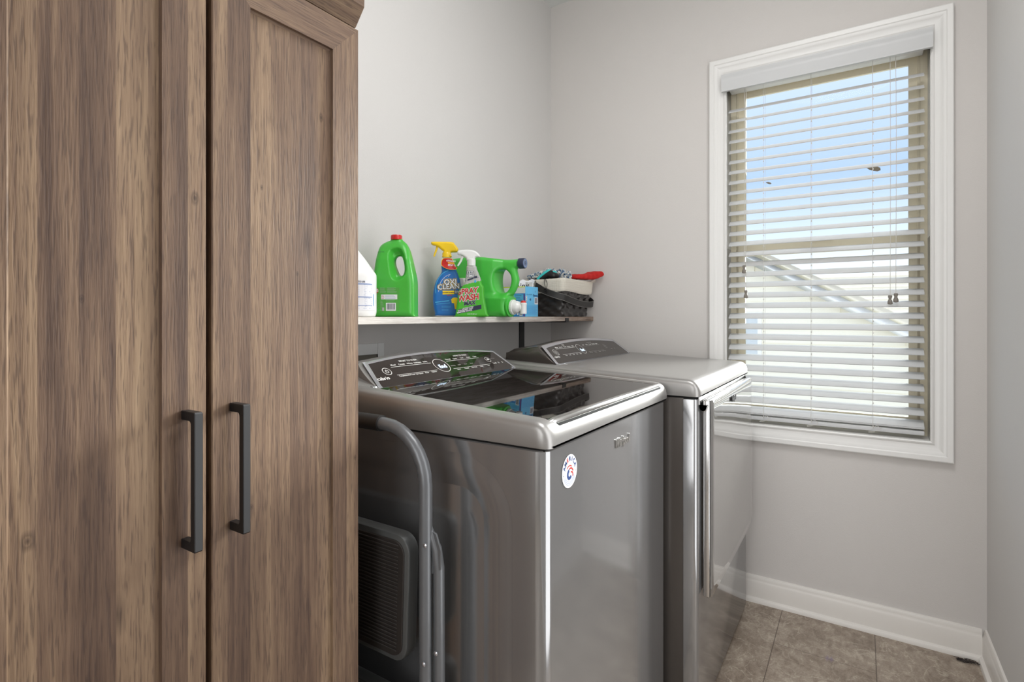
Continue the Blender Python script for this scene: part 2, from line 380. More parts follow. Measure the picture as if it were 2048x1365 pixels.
def lathe(bm, prof, c=(0, 0, 0), axis='z', seg=28, mi=0):
    """prof: (radius, height) pairs"""
    rings = []
    for r, h in prof:
        ring = []
        for k in range(seg):
            a = 2*PI*k/seg; p, q = r*math.cos(a), r*math.sin(a)
            v = {'z': (p, q, h), 'x': (h, p, q), 'y': (p, h, q)}[axis]
            ring.append(bm.verts.new(Vector(c)+Vector(v)))
        rings.append(ring)
    for A, C in zip(rings, rings[1:]):
        for k in range(seg):
            f = bm.faces.new([A[k], A[(k+1) % seg], C[(k+1) % seg], C[k]]); f.material_index = mi
    bm.faces.new(rings[0][::-1]).material_index = mi; bm.faces.new(rings[-1]).material_index = mi
def disc(bm, c, n, r, r_in=0.0, seg=32, mi=0, P=None, up=(0, 0, 1), sy=1.0):
    n = Vector(n).normalized(); up = Vector(up); s = up.cross(n).normalized(); up = n.cross(s)
    def pt(a, rr): return Vector(c)+s*rr*math.cos(a)+up*rr*math.sin(a)*sy
    A = [bm.verts.new(pt(2*PI*k/seg, r)) for k in range(seg)]
    if r_in <= 0: bm.faces.new(A).material_index = mi
    else:
        C = [bm.verts.new(pt(2*PI*k/seg, r_in)) for k in range(seg)]
        for k in range(seg): bm.faces.new([A[k], A[(k+1) % seg], C[(k+1) % seg], C[k]]).material_index = mi

# ---- signed-distance modelling on a grid
def sd_poly(pts, X, Y):
    d = np.full(X.shape, 1e9); s = np.ones(X.shape); n = len(pts)
    for i in range(n):
        ax, ay = pts[i][0], pts[i][1]; bx, by = pts[i-1][0], pts[i-1][1]
        ex, ey = bx-ax, by-ay; wx, wy = X-ax, Y-ay
        t = np.clip((wx*ex+wy*ey)/(ex*ex+ey*ey+1e-12), 0, 1)
        d = np.minimum(d, (wx-ex*t)**2+(wy-ey*t)**2)
        c1 = Y >= ay; c2 = Y < by; c3 = ex*wy > ey*wx
        flip = (c1 & c2 & c3) | (~c1 & ~c2 & ~c3)
        s = np.where(flip, -s, s)
    return s*np.sqrt(d)
def smax(a, b, k):
    h = np.clip(0.5-0.5*(b-a)/k, 0, 1); return b*(1-h)+a*h+k*h*(1-h)
def smin(a, b, k): return -smax(-a, -b, k)
def sd_extr(d2, v, h, r):
    w0 = d2+r; w1 = np.abs(v)-h+r
    return np.minimum(np.maximum(w0, w1), 0)+np.sqrt(np.maximum(w0, 0)**2+np.maximum(w1, 0)**2)-r
def sd_caps(X, Y, Z, a, b, r0, r1=None):
    a = np.array(a); b = np.array(b); ba = b-a
    px, py, pz = X-a[0], Y-a[1], Z-a[2]
    t = np.clip((px*ba[0]+py*ba[1]+pz*ba[2])/float(ba@ba), 0, 1)
    r = r0 if r1 is None else r0+(r1-r0)*t
    return np.sqrt((px-ba[0]*t)**2+(py-ba[1]*t)**2+(pz-ba[2]*t)**2)-r
def sd_ell(X, Y, Z, c, r):
    q = np.sqrt(((X-c[0])/r[0])**2+((Y-c[1])/r[1])**2+((Z-c[2])/r[2])**2)
    return (q-1)*min(r)
def snet(f, lo, hi, h):
    """surface nets: returns verts, quads"""
    ax = [np.arange(lo[i], hi[i]+h, h) for i in range(3)]
    X, Y, Z = np.meshgrid(*ax, indexing='ij'); F = f(X, Y, Z)
    S = F < 0; nx, ny, nz = F.shape
    acc = np.zeros((nx-1, ny-1, nz-1, 3)); cnt = np.zeros((nx-1, ny-1, nz-1)); edges = []
    for a in range(3):
        sl0 = [slice(None)]*3; sl1 = [slice(None)]*3; sl0[a] = slice(0, -1); sl1[a] = slice(1, None)
        cr = S[tuple(sl0)] != S[tuple(sl1)]; idx = np.argwhere(cr)
        f0 = F[tuple(sl0)][cr]; f1 = F[tuple(sl1)][cr]; t = f0/(f0-f1)
        pos = idx.astype(float); pos[:, a] += t
        b, c = (a+1) % 3, (a+2) % 3
        for db in (0, -1):
            for dc in (0, -1):
                ci = idx.copy(); ci[:, b] += db; ci[:, c] += dc
                ok = (ci >= 0).all(1) & (ci < np.array([nx-1, ny-1, nz-1])).all(1)
                cc = ci[ok]; np.add.at(acc, (cc[:, 0], cc[:, 1], cc[:, 2]), pos[ok]); np.add.at(cnt, (cc[:, 0], cc[:, 1], cc[:, 2]), 1)
        edges.append((a, idx, f0 < 0))
    used = cnt > 0; ids = np.full(cnt.shape, -1); ids[used] = np.arange(used.sum())
    V = acc[used]/cnt[used][:, None]*h+np.array(lo)
    Q = []
    for a, idx, neg in edges:
        b, c = (a+1) % 3, (a+2) % 3
        ok = (idx[:, b] > 0) & (idx[:, c] > 0) & (idx[:, b] < cnt.shape[b]) & (idx[:, c] < cnt.shape[c])
        i0 = idx[ok]; ng = neg[ok]
        def cid(db, dc):
            k = i0.copy(); k[:, b] += db; k[:, c] += dc; return ids[k[:, 0], k[:, 1], k[:, 2]]
        q = np.stack([cid(-1, -1), cid(0, -1), cid(0, 0), cid(-1, 0)], 1)
        q[~ng] = q[~ng][:, ::-1]; Q.append(q)
    return V, np.concatenate(Q)
def nobj(name, f, lo, hi, h, mat, parent=None, world=False, matfn=None, mats=None):
    V, Q = snet(f, lo, hi, h)
    me = bpy.data.meshes.new(name); me.from_pydata(V.tolist(), [], Q.tolist()); me.update()
    me.shade_smooth()
    for mm in (mats or [mat]): me.materials.append(M[mm])
    if matfn:
        c = V[Q].mean(1)
        me.polygons.foreach_set('material_index', np.asarray(matfn(c), dtype=np.int32))
    o = bpy.data.objects.new(name, me); COL.objects.link(o)
    if parent is not None:
        o.parent = parent
        if world: o.matrix_parent_inverse = wm(parent).inverted()
    o['_bvh'] = 0
    del o['_bvh']
    return o, BVHTree.FromPolygons([Vector(v) for v in V.tolist()], Q.tolist())

# ---- printed matter
_tc = {}
def text2d(s, size, bold=0.0, align='CENTER', shear=0.0, sx=1.0):
    key = (s, bold, align, shear)
    if key not in _tc:
        cu = bpy.data.curves.new('t', 'FONT'); cu.body = s; cu.size = 1.0; cu.offset = bold; cu.align_x = align; cu.align_y = 'CENTER'; cu.shear = shear; cu.resolution_u = 3
        ob = bpy.data.objects.new('t', cu); COL.objects.link(ob)
        dg = bpy.context.evaluated_depsgraph_get(); me = bpy.data.meshes.new_from_object(ob.evaluated_get(dg))
        _tc[key] = ([(v.co.x, v.co.y) for v in me.vertices], [tuple(p.vertices) for p in me.polygons])
        bpy.data.meshes.remove(me); bpy.data.objects.remove(ob); bpy.data.curves.remove(cu)
    V, F = _tc[key]
    return [(x*size*sx, y*size) for x, y in V], F
class Print:
    """flat artwork laid on a surface through a mapping P(u, v, lift) -> point"""
    def __init__(self, P): self.P = P; self.bm = B(); self.mats = []; self.k = 0
    def mi(self, m):
        if m not in self.mats: self.mats.append(m)
        return self.mats.index(m)
    def _add(self, V, F, m, lift):
        vs = []
        for u, v in V:
            p = self.P(u, v, lift)
            vs.append(self.bm.verts.new(p) if p is not None else None)
        for f in F:
            q = [vs[i] for i in f]
            if any(x is None for x in q): continue
            try: self.bm.faces.new(q).material_index = self.mi(m)
            except ValueError: pass
    def text(self, s, u, v, size, m, bold=0.0, rot=0.0, align='CENTER', shear=0.0, sx=1.0, lift=None):
        self.k += 1
        V, F = text2d(s, size, bold, align, shear, sx); c, s_ = math.cos(rot), math.sin(rot)
        self._add([(u+x*c-y*s_, v+x*s_+y*c) for x, y in V], F, m, 0.0010+self.k*1e-5 if lift is None else lift)
    def rect(self, u0, u1, v0, v1, m, nu=1, nv=1, lift=None, slant=0.0, inside=None):
        self.k += 1
        L = 0.0003+self.k*1.2e-5 if lift is None else lift
        V = [(u0+(u1-u0)*i/nu, v0+(v1-v0)*j/nv+slant*(u0+(u1-u0)*i/nu-(u0+u1)/2)) for j in range(nv+1) for i in range(nu+1)]
        F = []
        for j in range(nv):
            for i in range(nu):
                a = j*(nu+1)+i
                if inside and not inside(u0+(u1-u0)*(i+.5)/nu, v0+(v1-v0)*(j+.5)/nv): continue
                F.append((a, a+1, a+nu+2, a+nu+1))
        self._add(V, F, m, L)
    def ring(self, u, v, ru, rv, m, t=None, seg=28, lift=None, a0=0, a1=2*PI):
        self.k += 1; L = 0.0006+self.k*1e-5 if lift is None else lift
        n = seg; V = []; F = []
        for i in range(n+1):
            a = a0+(a1-a0)*i/n; V.append((u+ru*math.cos(a), v+rv*math.sin(a)))
            if t: V.append((u+(ru-t)*math.cos(a), v+(rv-t)*math.sin(a)))
        if t: F = [(2*i, 2*i+2, 2*i+3, 2*i+1) for i in range(n)]
        else:
            V.append((u, v)); c = len(V)-1; F = [(i, i+1, c) for i in range(n)]
        self._add(V, F, m, L)
    def poly(self, pts, m, lift=None):
        self.k += 1; self._add(pts, [tuple(range(len(pts)))], m, 0.0005+self.k*1e-5 if lift is None else lift)
    def lines(self, u0, u1, v0, dv, n, m, t=0.0006, jit=0.3):
        for i in range(n):
            e_ = u1-(u1-u0)*jit*random.random(); self.rect(u0, e_, v0-i*dv, v0-i*dv+t, m)
    def bars(self, u0, u1, v0, v1, m='navy', bgm='paper', vert=True):
        self.rect(u0, u1, v0, v1, bgm)
        a = u0+(u1-u0)*0.1 if vert else v0+(v1-v0)*0.1; end = u1-(u1-u0)*0.1 if vert else v1-(v1-v0)*0.1
        st = (end-a)/26
        while a < end-st:
            wd = st*random.choice((0.5, 1, 1.6))
            if vert: self.rect(a, a+wd, v0+(v1-v0)*0.15, v1-(v1-v0)*0.1, m)
            else: self.rect(u0+(u1-u0)*0.1, u1-(u1-u0)*0.1, a, a+wd, m)
            a += wd+st*random.choice((0.5, 0.9))
    def build(self, name, parent, world=False):
        for f in self.bm.faces: f.smooth = False
        return obj(name, self.bm, self.mats, parent, world=world, fin=False)
def project(bvh, direction=(0, 1, 0), start=-0.3, P2=None):
    """mapping that drops (u, v) onto a mesh along +y of its own frame"""
    D = Vector(direction)
    def P(u, v, lift):
        hit = bvh.ray_cast(Vector((u, start, v)), D)
        if hit[0] is None: return None
        return hit[0]-D*lift
    return P

# ================================================================== THE SETTING
XL, XR, YF, YN, ZC = -1.32, 0.362, 2.412, -1.62, 2.74
bm = B(); box(bm, XL-.1, XR+.1, YN-.1, YF+.12, -0.06, 0.0); struct('floor', bm, 'tile')
bm = B(); box(bm, XL-.1, XR+.1, YN-.1, YF+.12, ZC, ZC+.08); struct('ceiling', bm, 'ceiling')
bm = B(); box(bm, XL-.1, XL, YN-.1, YF+.12, 0, ZC); struct('wall_left', bm, 'wall')
bm = B(); box(bm, XR, XR+.1, YN-.1, YF+.12, 0, ZC); struct('wall_right', bm, 'wall')
bm = B(); box(bm, XL, XR, YN-.1, YN, 0, ZC); struct('wall_near', bm, 'wall')
OX0, OX1, OZ0, OZ1 = -0.473, 0.209, 0.728, 2.185       # window opening
bm = B()
for a in ((XL, OX0-.0125, 0, ZC), (OX1+.0125, XR, 0, ZC), (OX0-.0125, OX1+.0125, 0, OZ0-.0125), (OX0-.0125, OX1+.0125, OZ1+.0125, ZC)):
    box(bm, a[0], a[1], YF, YF+.12, a[2], a[3])
struct('wall_far', bm, 'wall_warm')

def base_prof(x0, s):   # (across, up): s = direction out of the wall
    pr = [(0, 0), (0.026, 0), (0.026, 0.006), (0.0235, 0.013), (0.018, 0.0175), (0.0135, 0.0185), (0.0135, 0.078), (0.0115, 0.0835), (0.0095, 0.0905), (0.0095, 0.094), (0.006, 0.1035), (0, 0.1045)]
    return [(x0+s*a, b) for a, b in pr]
bm = B(); prism(bm, base_prof(YF, -1), 'x', XL, XR-0.0135); struct('baseboard_far', bm, 'base', ang=30)
bm = B(); prism(bm, base_prof(XR, -1), 'y', 1.44, YF-0.0005); struct('baseboard_right', bm, 'base', ang=30)
bm = B(); prism(bm, base_prof(XR, -1), 'y', YN, 0.52); struct('baseboard_near', bm, 'base', ang=30)
# added casings framing the two fill lamps (right wall and near wall); no openings
bm = B()
for a in ((0.525, 0.595, 0, 2.08), (1.365, 1.435, 0, 2.08), (0.595, 1.365, 2.01, 2.08)): box(bm, XR-.018, XR-.0002, *a, .004, 2)
struct('trim_1', bm, 'trim')
bm = B()
for a in ((-1.24, -1.165, 0, 2.52), (0.165, 0.24, 0, 2.52), (-1.165, 0.165, 2.455, 2.52)): box(bm, a[0], a[1], YN+.0002, YN+.018, a[2], a[3], .004, 2)
struct('trim_2', bm, 'trim')
bm = B(); prism(bm, base_prof(XL, 1), 'y', YN, YF-0.0265); struct('baseboard_left', bm, 'base', ang=30)

# window: jambs, tan vinyl frame, sashes, panes, casing
win = bpy.data.objects.new('window_1', None); COL.objects.link(win); win.location = (-0.13, YF+.06, OZ0); tag(win, kind='structure')
def rectring(bm, x0, x1, z0, z1, wl, wr, wb, wt, y0, y1, mi=0):
    box(bm, x0, x0+wl, y0, y1, z0, z1, mi=mi); box(bm, x1-wr, x1, y0, y1, z0, z1, mi=mi)
    box(bm, x0+wl, x1-wr, y0, y1, z0, z0+wb, mi=mi); box(bm, x0+wl, x1-wr, y0, y1, z1-wt, z1, mi=mi)
bm = B(); rectring(bm, OX0-.012, OX1+.012, OZ0-.012, OZ1+.012, .012, .012, .012, .012, YF+.0005, YF+.115); obj('jamb_liner', bm, 'trim', win)
bm = B(); rectring(bm, OX0, OX1, OZ0, OZ1, .022, .022, .03, .045, YF+.085, YF+.118)
box(bm, OX0+.022, OX0+.030, YF+.092, YF+.118, OZ0+.03, OZ1-.045); box(bm, OX1-.030, OX1-.022, YF+.092, YF+.118, OZ0+.03, OZ1-.045)
obj('vinyl_frame', bm, 'vinyl', win)
bm = B(); rectring(bm, OX0+.03, OX1-.03, 1.43, OZ1-.045, .028, .026, .032, .026, YF+.098, YF+.112); us = obj('upper_sash', bm, 'vinyl', win)
bm = B(); rectring(bm, OX0+.03, OX1-.03, OZ0+.03, 1.478, .028, .026, .035, .042, YF+.084, YF+.098)
box(bm, -0.17, -0.09, YF+.074, YF+.086, 1.476, 1.49, 0.003)
ls = obj('lower_sash', bm, 'vinyl', win)
bm = B(); box(bm, OX0+.05, OX1-.05, YF+.103, YF+.106, 1.45, OZ1-.06); obj('pane', bm, 'glass', us)
bm = B(); box(bm, OX0+.05, OX1-.05, YF+.089, YF+.092, OZ0+.05, 1.45); obj('pane', bm, 'glass', ls)
# casing: mitred profile swept round the opening
prof = [(0.0, 0.0), (0.0, 0.010), (0.004, 0.0125), (0.009, 0.011), (0.012, 0.0085), (0.022, 0.0085), (0.034, 0.0125), (0.040, 0.0165), (0.0455, 0.0175), (0.049, 0.020), (0.064, 0.0215), (0.068, 0.019), (0.068, 0.0)]
bm = B(); rings = []
for wd, dp in prof:
    rings.append([bm.verts.new(c) for c in ((OX0-.001-wd, YF-dp, OZ0-.001-wd), (OX1+.001+wd*.93, YF-dp, OZ0-.001-wd), (OX1+.001+wd*.93, YF-dp, OZ1+.003+wd), (OX0-.001-wd, YF-dp, OZ1+.003+wd))])
for A, C in zip(rings, rings[1:]):
    for k in range(4): bm.faces.new([A[k], A[(k+1) % 4], C[(k+1) % 4], C[k]])
obj('casing', bm, 'trim', win, ang=25)

# ================================================================== WINDOW BLIND
bl = thing('window_blind', 'white two-inch slat blind hanging in the window, slats half open', 'window blind', (-0.13, YF+.03, OZ1))
SX0, SX1, SY = -0.468, 0.194, YF+0.030
bm = B()
zs = [2.044-i*0.0436 for i in range(30)]
def slat(bm, zc, tilt, x0=SX0, x1=SX1, y=SY, W=0.0475):
    n = 8; up = []; dn = []
    for i in range(n+1):
        a = (i/n-0.5); yy = a*W; cr = 0.0035*(1-(2*a)**2)
        for lst, off in ((up, 0.0014), (dn, -0.0014)):
            hh = cr+off
            lst.append((y+yy*math.cos(tilt)-hh*math.sin(tilt), zc+yy*math.sin(tilt)+hh*math.cos(tilt)))
    prism(bm, up+dn[::-1], 'x', x0, x1)
for i, z in enumerate(zs):
    slat(bm, z, math.radians(29-0.12*i), SX0+random.uniform(-.0007, .0007), SX1+random.uniform(-.0007, .0007))
obj('slats', bm, 'slat', bl, ang=50)
bm = B(); slat(bm, 0.772, math.radians(16), SX0, SX1, SY); box(bm, SX0, SX1, SY-.024, SY+.022, 0.742, 0.758, .003); obj('bottom_rail', bm, 'slat', bl)
bm = B(); box(bm, SX0+.002, SX1-.002, YF+.006, YF+.06, 2.125, 2.178, .002); obj('headrail', bm, 'trim', bl)
bm = B()
vp = [(YF-.034, 2.112), (YF-.034, 2.118), (YF-.036, 2.122), (YF-.036, 2.140), (YF-.040, 2.150), (YF-.041, 2.165), (YF-.036, 2.176), (YF-.036, 2.184), (YF-.0215, 2.190), (YF-.0215, 2.112)]
vp = [(y, 2.112+(z-2.112)*0.97) for y, z in vp]
prism(bm, vp, 'x', -0.489, 0.2145); obj('valance', bm, 'slat', bl, ang=30)
def cord(pts, r=0.0009): 
    bm = B(); tube(bm, pts, r, 6); return bm
for lx in (-0.333, -0.162, 0.040):
    bm = B()
    for yy in (SY-.0245, SY+.0235): tube(bm, [(lx, yy, 2.125), (lx, yy, 0.757)], 0.0007, 5)
    for z in zs: tube(bm, [(lx, SY-.0245, z-.014), (lx, SY, z-.004), (lx, SY+.0235, z+.010)], 0.0005, 4)
    # route holes' knots seen as light beads in front of the slats
    for z in zs: lathe(bm, [(0.0006, -.0035), (0.0018, -.001), (0.0018, .001), (0.0006, .0035)], (lx+.0015, SY-.0252, z-.020), 'z', 8)
    obj('ladder_cord', bm, 'cordm', bl)
for lx in (-0.333, -0.162, 0.040):   # cord tails below the bottom rail
    bm = B(); P = catmull([(lx, SY-.026, .752), (lx+.012, SY-.032, .764), (lx+.024, SY-.03, .752), (lx+.010, SY-.033, .745), (lx-.008, SY-.031, .742), (lx-.012, SY-.03, .737), (lx+.006, SY-.032, .741)], 5)
    tube(bm, P, 0.0009, 6); obj('cord_tail', bm, 'cordm', bl)
for (cx, zt, dy) in ((-0.4045, 1.382, -.032), (-0.397, 1.278, -.036), (0.0925, 1.247, -.032), (0.1095, 1.254, -.034)):
    y = SY+dy-.004
    bm = B(); tube(bm, catmull([(cx, y+.006, 2.12), (cx+.001, y, 1.8), (cx, y, zt)], 5), 0.0009, 6)
    pc = obj('pull_cord', bm, 'cordm', bl)
    bm = B(); lathe(bm, [(0.003, 0.0), (0.0062, -.001), (0.0066, -.006), (0.0050, -.012), (0.0052, -.016), (0.0078, -.022), (0.0084, -.030), (0.007, -.033), (0.002, -.034)], (cx, y, zt), 'z', 16)
    obj('cord_tassel', bm, 'tassel', pc)

# dried leaf and a small fleck caught on the pane
def leaf(name, x, z, s, y, label):
    bm = B(); n = 9; A = []
    pts = [(-1, .35), (-.7, .05), (-.35, -.25), (.1, -.45), (.6, -.6), (1, -.5), (.95, -.1), (.5, .15), (0, .35), (-.5, .4)]
    prism(bm, [(x+a*s, z+b*s) for a, b in pts], 'y', y, y+0.003, 0.0008, 1)
    return tag(obj(name, bm, 'leaf'), label, 'dried leaf')
leaf('dried_leaf', 0.041, 1.747, 0.026, YF+.108, 'brown dried leaf stuck to the upper pane near the right ladder cord')
leaf('leaf_fragment', -0.327, 1.738, 0.011, YF+.108, 'tiny brown leaf fragment stuck to the upper pane near the left ladder cord')

# ================================================================== OUTSIDE
bm = B(); box(bm, -30, 30, 2.9, 60, -2.9, -2.8); struct('ground_outside', bm, 'lawn')
hs = thing('neighbour_house', 'cream-sided gable end of the near house seen through the window, white sloping trim', 'house', (-3, 8, -2.8))
def rk(x): return 1.935-(x+1.082)*0.5698
bm = B(); prism(bm, [(-6.0, -2.8), (2.6, -2.8), (2.6, rk(2.6)-.1), (-1.40, rk(-1.40)-.1), (-6.0, rk(-1.40)-.1-4.6*.5698)], 'y', 8.02, 14.0)
obj('gable_wall', bm, 'siding', hs)
bm = B()
z = -2.8
while z < 1.9:
    x1 = min(2.6, -1.082+(1.935-z-.25)/0.5698); x0 = max(-6.0, -1.4-(2.1-z-.35)/0.5698)
    if x1 > x0: prism(bm, [(7.994, z), (8.021, z), (8.021, z+.19), (8.012, z+.19)], 'x', x0, x1)
    z += 0.19
obj('lap_siding', bm, 'siding', hs)
bm = B()
d = 0.16
prism(bm, [(-1.40, rk(-1.40)), (2.9, rk(2.9)), (2.9, rk(2.9)-d), (-1.40, rk(-1.40)-d)], 'y', 7.80, 7.90)
prism(bm, [(-1.40, rk(-1.40)), (-1.40, rk(-1.40)-d), (-6.4, rk(-1.40)-d-5*.5698), (-6.4, rk(-1.40)-5*.5698)], 'y', 7.80, 7.90)
obj('rake_board', bm, 'rake', hs)
bm = B()
prism(bm, [(-1.40, rk(-1.40)+.09), (2.95, rk(2.95)+.09), (2.95, rk(2.95)-.02), (-1.40, rk(-1.40)-.02)], 'y', 7.76, 14.2)
prism(bm, [(-1.40, rk(-1.40)+.09), (-1.40, rk(-1.40)-.02), (-6.45, rk(-1.40)-.02-5.05*.5698), (-6.45, rk(-1.40)+.09-5.05*.5698)], 'y', 7.76, 14.2)
obj('roof', bm, 'shingle', hs)
bm = B(); box(bm, -1.62, -1.12, 7.95, 8.03, 0.60, 1.22); hw = obj('window_frame', bm, 'rake', hs)
bm = B(); box(bm, -1.57, -1.17, 7.94, 7.96, 0.66, 1.17); obj('window_pane', bm, 'housepane', hw)
h2 = thing('far_house', 'pale roof of the farther house showing above the white sloping trim', 'house', (3, 17, -2.8))
bm = B(); box(bm, -3.2, 9.0, 16, 24, -2.8, 0.9); obj('wall', bm, 'siding', h2)
bm = B(); prism(bm, [(15.4, 0.75), (20, 2.48), (20, 2.40), (15.4, 0.65)], 'x', -3.6, 9.4); prism(bm, [(20, 2.48), (24.6, 0.75), (24.6, 0.65), (20, 2.40)], 'x', -3.6, 9.4)
for k in range(14):
    y = 15.4+k*.33; z = .75+(y-15.4)*.3761
    prism(bm, [(y, z), (y+.33, z+.1241), (y+.33, z+.125), (y, z+.02)], 'x', -3.6, 9.4)
obj('roof', bm, 'shingle', h2)

# ================================================================== STORAGE CABINET
cab = thing('storage_cabinet', 'tall two-door cabinet in brown weathered oak finish at the left', 'cabinet', (-1.04, 0.41, 0))
CX = -0.780
bm = B(); box(bm, -1.302, -0.803, 0.135, 0.683, 0.0, 1.704, 0.001, 1); obj('body', bm, 'wood_side', cab)
bm = B(); box(bm, -0.803, -0.8005, 0.139, 0.679, 0.06, 1.7075); obj('door_gap_shade', bm, 'gap', cab)  # near-black strip painting the shade between the doors and under the crown
def door(y0, y1, hy, hz0, hz1):
    z0, z1, sw, rw = 0.055, 1.700, 0.058, 0.059
    bm = B(); x = CX; e_ = 0.0015
    iy0, iy1, iz0, iz1 = y0+sw, y1-sw, z0+rw, z1-rw
    o = [(y0, z0), (y1, z0), (y1, z1), (y0, z1)]; i = [(iy0, iz0), (iy1, iz0), (iy1, iz1), (iy0, iz1)]
    bv = [(iy0+.004, iz0+.004), (iy1-.004, iz0+.004), (iy1-.004, iz1-.004), (iy0+.004, iz1-.004)]
    def V(l, xx): return [bm.verts.new((xx, a, b)) for a, b in l]
    oe = V([(y0+e_, z0+e_), (y1-e_, z0+e_), (y1-e_, z1-e_), (y0+e_, z1-e_)], x); of = V(o, x-e_); ob = V(o, x-.019)
    ii = V(i, x); ib = V(i, x-.006); ic = V(bv, x-.0085)
    for A, C in ((oe, of), (of, ob), (ii, oe), (ib, ii), (ic, ib)):
        for k in range(4):
            f = bm.faces.new([A[k], A[(k+1) % 4], C[(k+1) % 4], C[k]]); f.material_index = 1 if k in (0, 2) else 0
    bm.faces.new(ob)
    d_ = obj('door', bm, ['wood', 'wood_rail'], cab, ang=20)
    bm = B(); box(bm, x-.0088, x-.0082, bv[0][0]-.002, bv[1][0]+.002, bv[0][1]-.002, bv[2][1]+.002); obj('door_panel', bm, 'wood', d_)
    bm = B(); xb, xf, r = x, x+0.036, 0.005     # handle profile in XZ, extruded along Y
    t = 0.011; hh = 0.0125
    P = [(xb, hz0), (xf-.002, hz0), (xf, hz0+.002), (xf, hz1-.002), (xf-.002, hz1), (xb, hz1), (xb, hz1-hh)]
    for k in range(5):
        a = k/4*PI/2; P.append((xf-t-r+r*math.sin(a), hz1-hh-r+r*math.cos(a)))
    for k in range(5):
        a = k/4*PI/2; P.append((xf-t-r+r*math.cos(a), hz0+hh+r-r*math.sin(a)))
    P.append((xb, hz0+hh))
    prism(bm, P, 'y', hy-.0056, hy+.0056, 0.0009, 1)
    h_ = obj('door_handle', bm, 'black', d_, ang=30); h_['label'] = 'black bar handle'
    return d_
door(0.137, 0.4085, 0.3800, 0.853, 1.041)
door(0.4165, 0.6855, 0.4475, 0.8555, 1.0425)
bm = B()
cp = [(-1.305, 1.7088), (-0.792, 1.7088), (-0.768, 1.7405), (-0.767, 1.772), (-1.305, 1.772)]
prism(bm, cp, 'y', 0.130, 0.690, 0.002, 1); obj('crown_molding', bm, 'wood_crown', cab, ang=25)
bm = B(); box(bm, -1.30, -0.80, 0.14, 0.68, 0, 0.055); obj('plinth', bm, 'wood_side', cab)

# ================================================================== SHELF AND BRACKETS
bm = B(); box(bm, XL+.001, -1.085, 0.70, YF-.002, 1.148, 1.168, 0.0015, 1)
tag(obj('wall_shelf', bm, 'shelf'), 'grey-brown board shelf, paler at its near end, fixed on the wall above the machines', 'shelf')
def bracket(y, label):
    t = thing('shelf_bracket', label, 'shelf bracket', (XL, y, 1.02), group='black metal brackets under the wall shelf')
    bm = B(); box(bm, XL+.0005, XL+.006, y-.020, y+.020, 0.90, 1.1475, .001, 1); obj('wall_plate', bm, 'black', t)
    bm = B(); box(bm, XL+.0005, -1.083, y-.016, y+.016, 1.1435, 1.1478, .0005, 1); box(bm, -1.0845, -1.081, y-.016, y+.016, 1.1435, 1.163, .0008, 1); obj('support_arm', bm, 'black', t)
    return t
bracket(2.125, 'black metal bracket strap on the wall behind the dryer console, under the shelf')

# water supply box
sb = thing('water_supply_box', 'white-framed recessed box on the wall behind the washer console', 'supply box', (XL, 1.12, 0.95))
bm = B(); y0, y1, z0, z1 = 0.985, 1.262, 0.86, 1.083
for a in ((y0, y0+.027, z0, z1), (y1-.027, y1, z0, z1), (y0+.027, y1-.027, z0, z0+.03), (y0+.027, y1-.027, z1-.036, z1)): box(bm, XL+.0005, XL+.006, *a, .001, 1)
obj('frame', bm, 'white', sb)
bm = B(); box(bm, XL+.0005, XL+.0015, y0+.02, y1-.02, z0+.02, z1-.03); obj('inside', bm, 'recess', sb)

# ================================================================== WASHING MACHINE AND DRYER
def smooth_interp(x, a, b): 
    t = max(0, min(1, (x-a)/(b-a))); return t*t*(3-2*t)
def cap_top(bm, yl, yr, xf, xb, z0, zt, rail, lidx, sag=0.0):
    """top cover: cross sections along X; zt(x) is the height of the rim, rail = rim width, sag = drop of the middle well"""
    xs = [xf+.000, xf-.0015, xf-.005, xf-.010, xf-.017, xf-.026, xf-.036] + [xf-.036-(xf-.036-xb)*i/16 for i in range(1, 17)]
    rings = []
    for i, x in enumerate(xs):
        d_ = xf-x; r = 0.036
        drop = r-math.sqrt(max(0, r*r-(r-min(d_, r))**2)) if d_ < r else 0
        zr = zt(x)-drop*0.95
        cr = 0.016 if d_ > .006 else 0.016
        ins = 0.018*(1-math.sqrt(max(0, 1-(1-min(d_, .018)/.018)**2)))   # plan-view corner rounding
        a, b = yl+ins, yr-ins
        zm = zr-sag if lidx[1] < x < lidx[0] else zr
        prof = [(a+.001, z0), (a, z0+.004), (a, zr-cr)]
        for k in range(1, 5):
            t = k/4*PI/2; prof.append((a+cr-cr*math.cos(t), zr-cr+cr*math.sin(t)))
        prof += [(a+rail-.004, zr), (a+rail, zm), (b-rail, zm), (b-rail+.004, zr)]
        for k in range(4, 0, -1):
            t = k/4*PI/2; prof.append((b-cr+cr*math.cos(t), zr-cr+cr*math.sin(t)))
        prof += [(b, zr-cr), (b, z0+.004), (b-.001, z0)]
        rings.append([bm.verts.new((x, p, q if q > z0 else z0)) for p, q in prof])
    n = len(rings[0])
    for A, C in zip(rings, rings[1:]):
        for k in range(n-1): bm.faces.new([A[k], A[k+1], C[k+1], C[k]])
        bm.faces.new([A[n-1], A[0], C[0], C[n-1]])
    bm.faces.new(rings[0]); bm.faces.new(rings[-1][::-1])
def body_plan(yl, yr, xf, xb, r, n=6):
    P = [(xb, yl), (xf-r, yl)]
    for k in range(1, n+1):
        a = k/n*PI/2; P.append((xf-r+r*math.sin(a), yl+r-r*math.cos(a)))
    for k in range(0, n+1):
        a = k/n*PI/2; P.append((xf-r+r*math.cos(a), yr-r+r*math.sin(a)))
    P.append((xb, yr)); return P
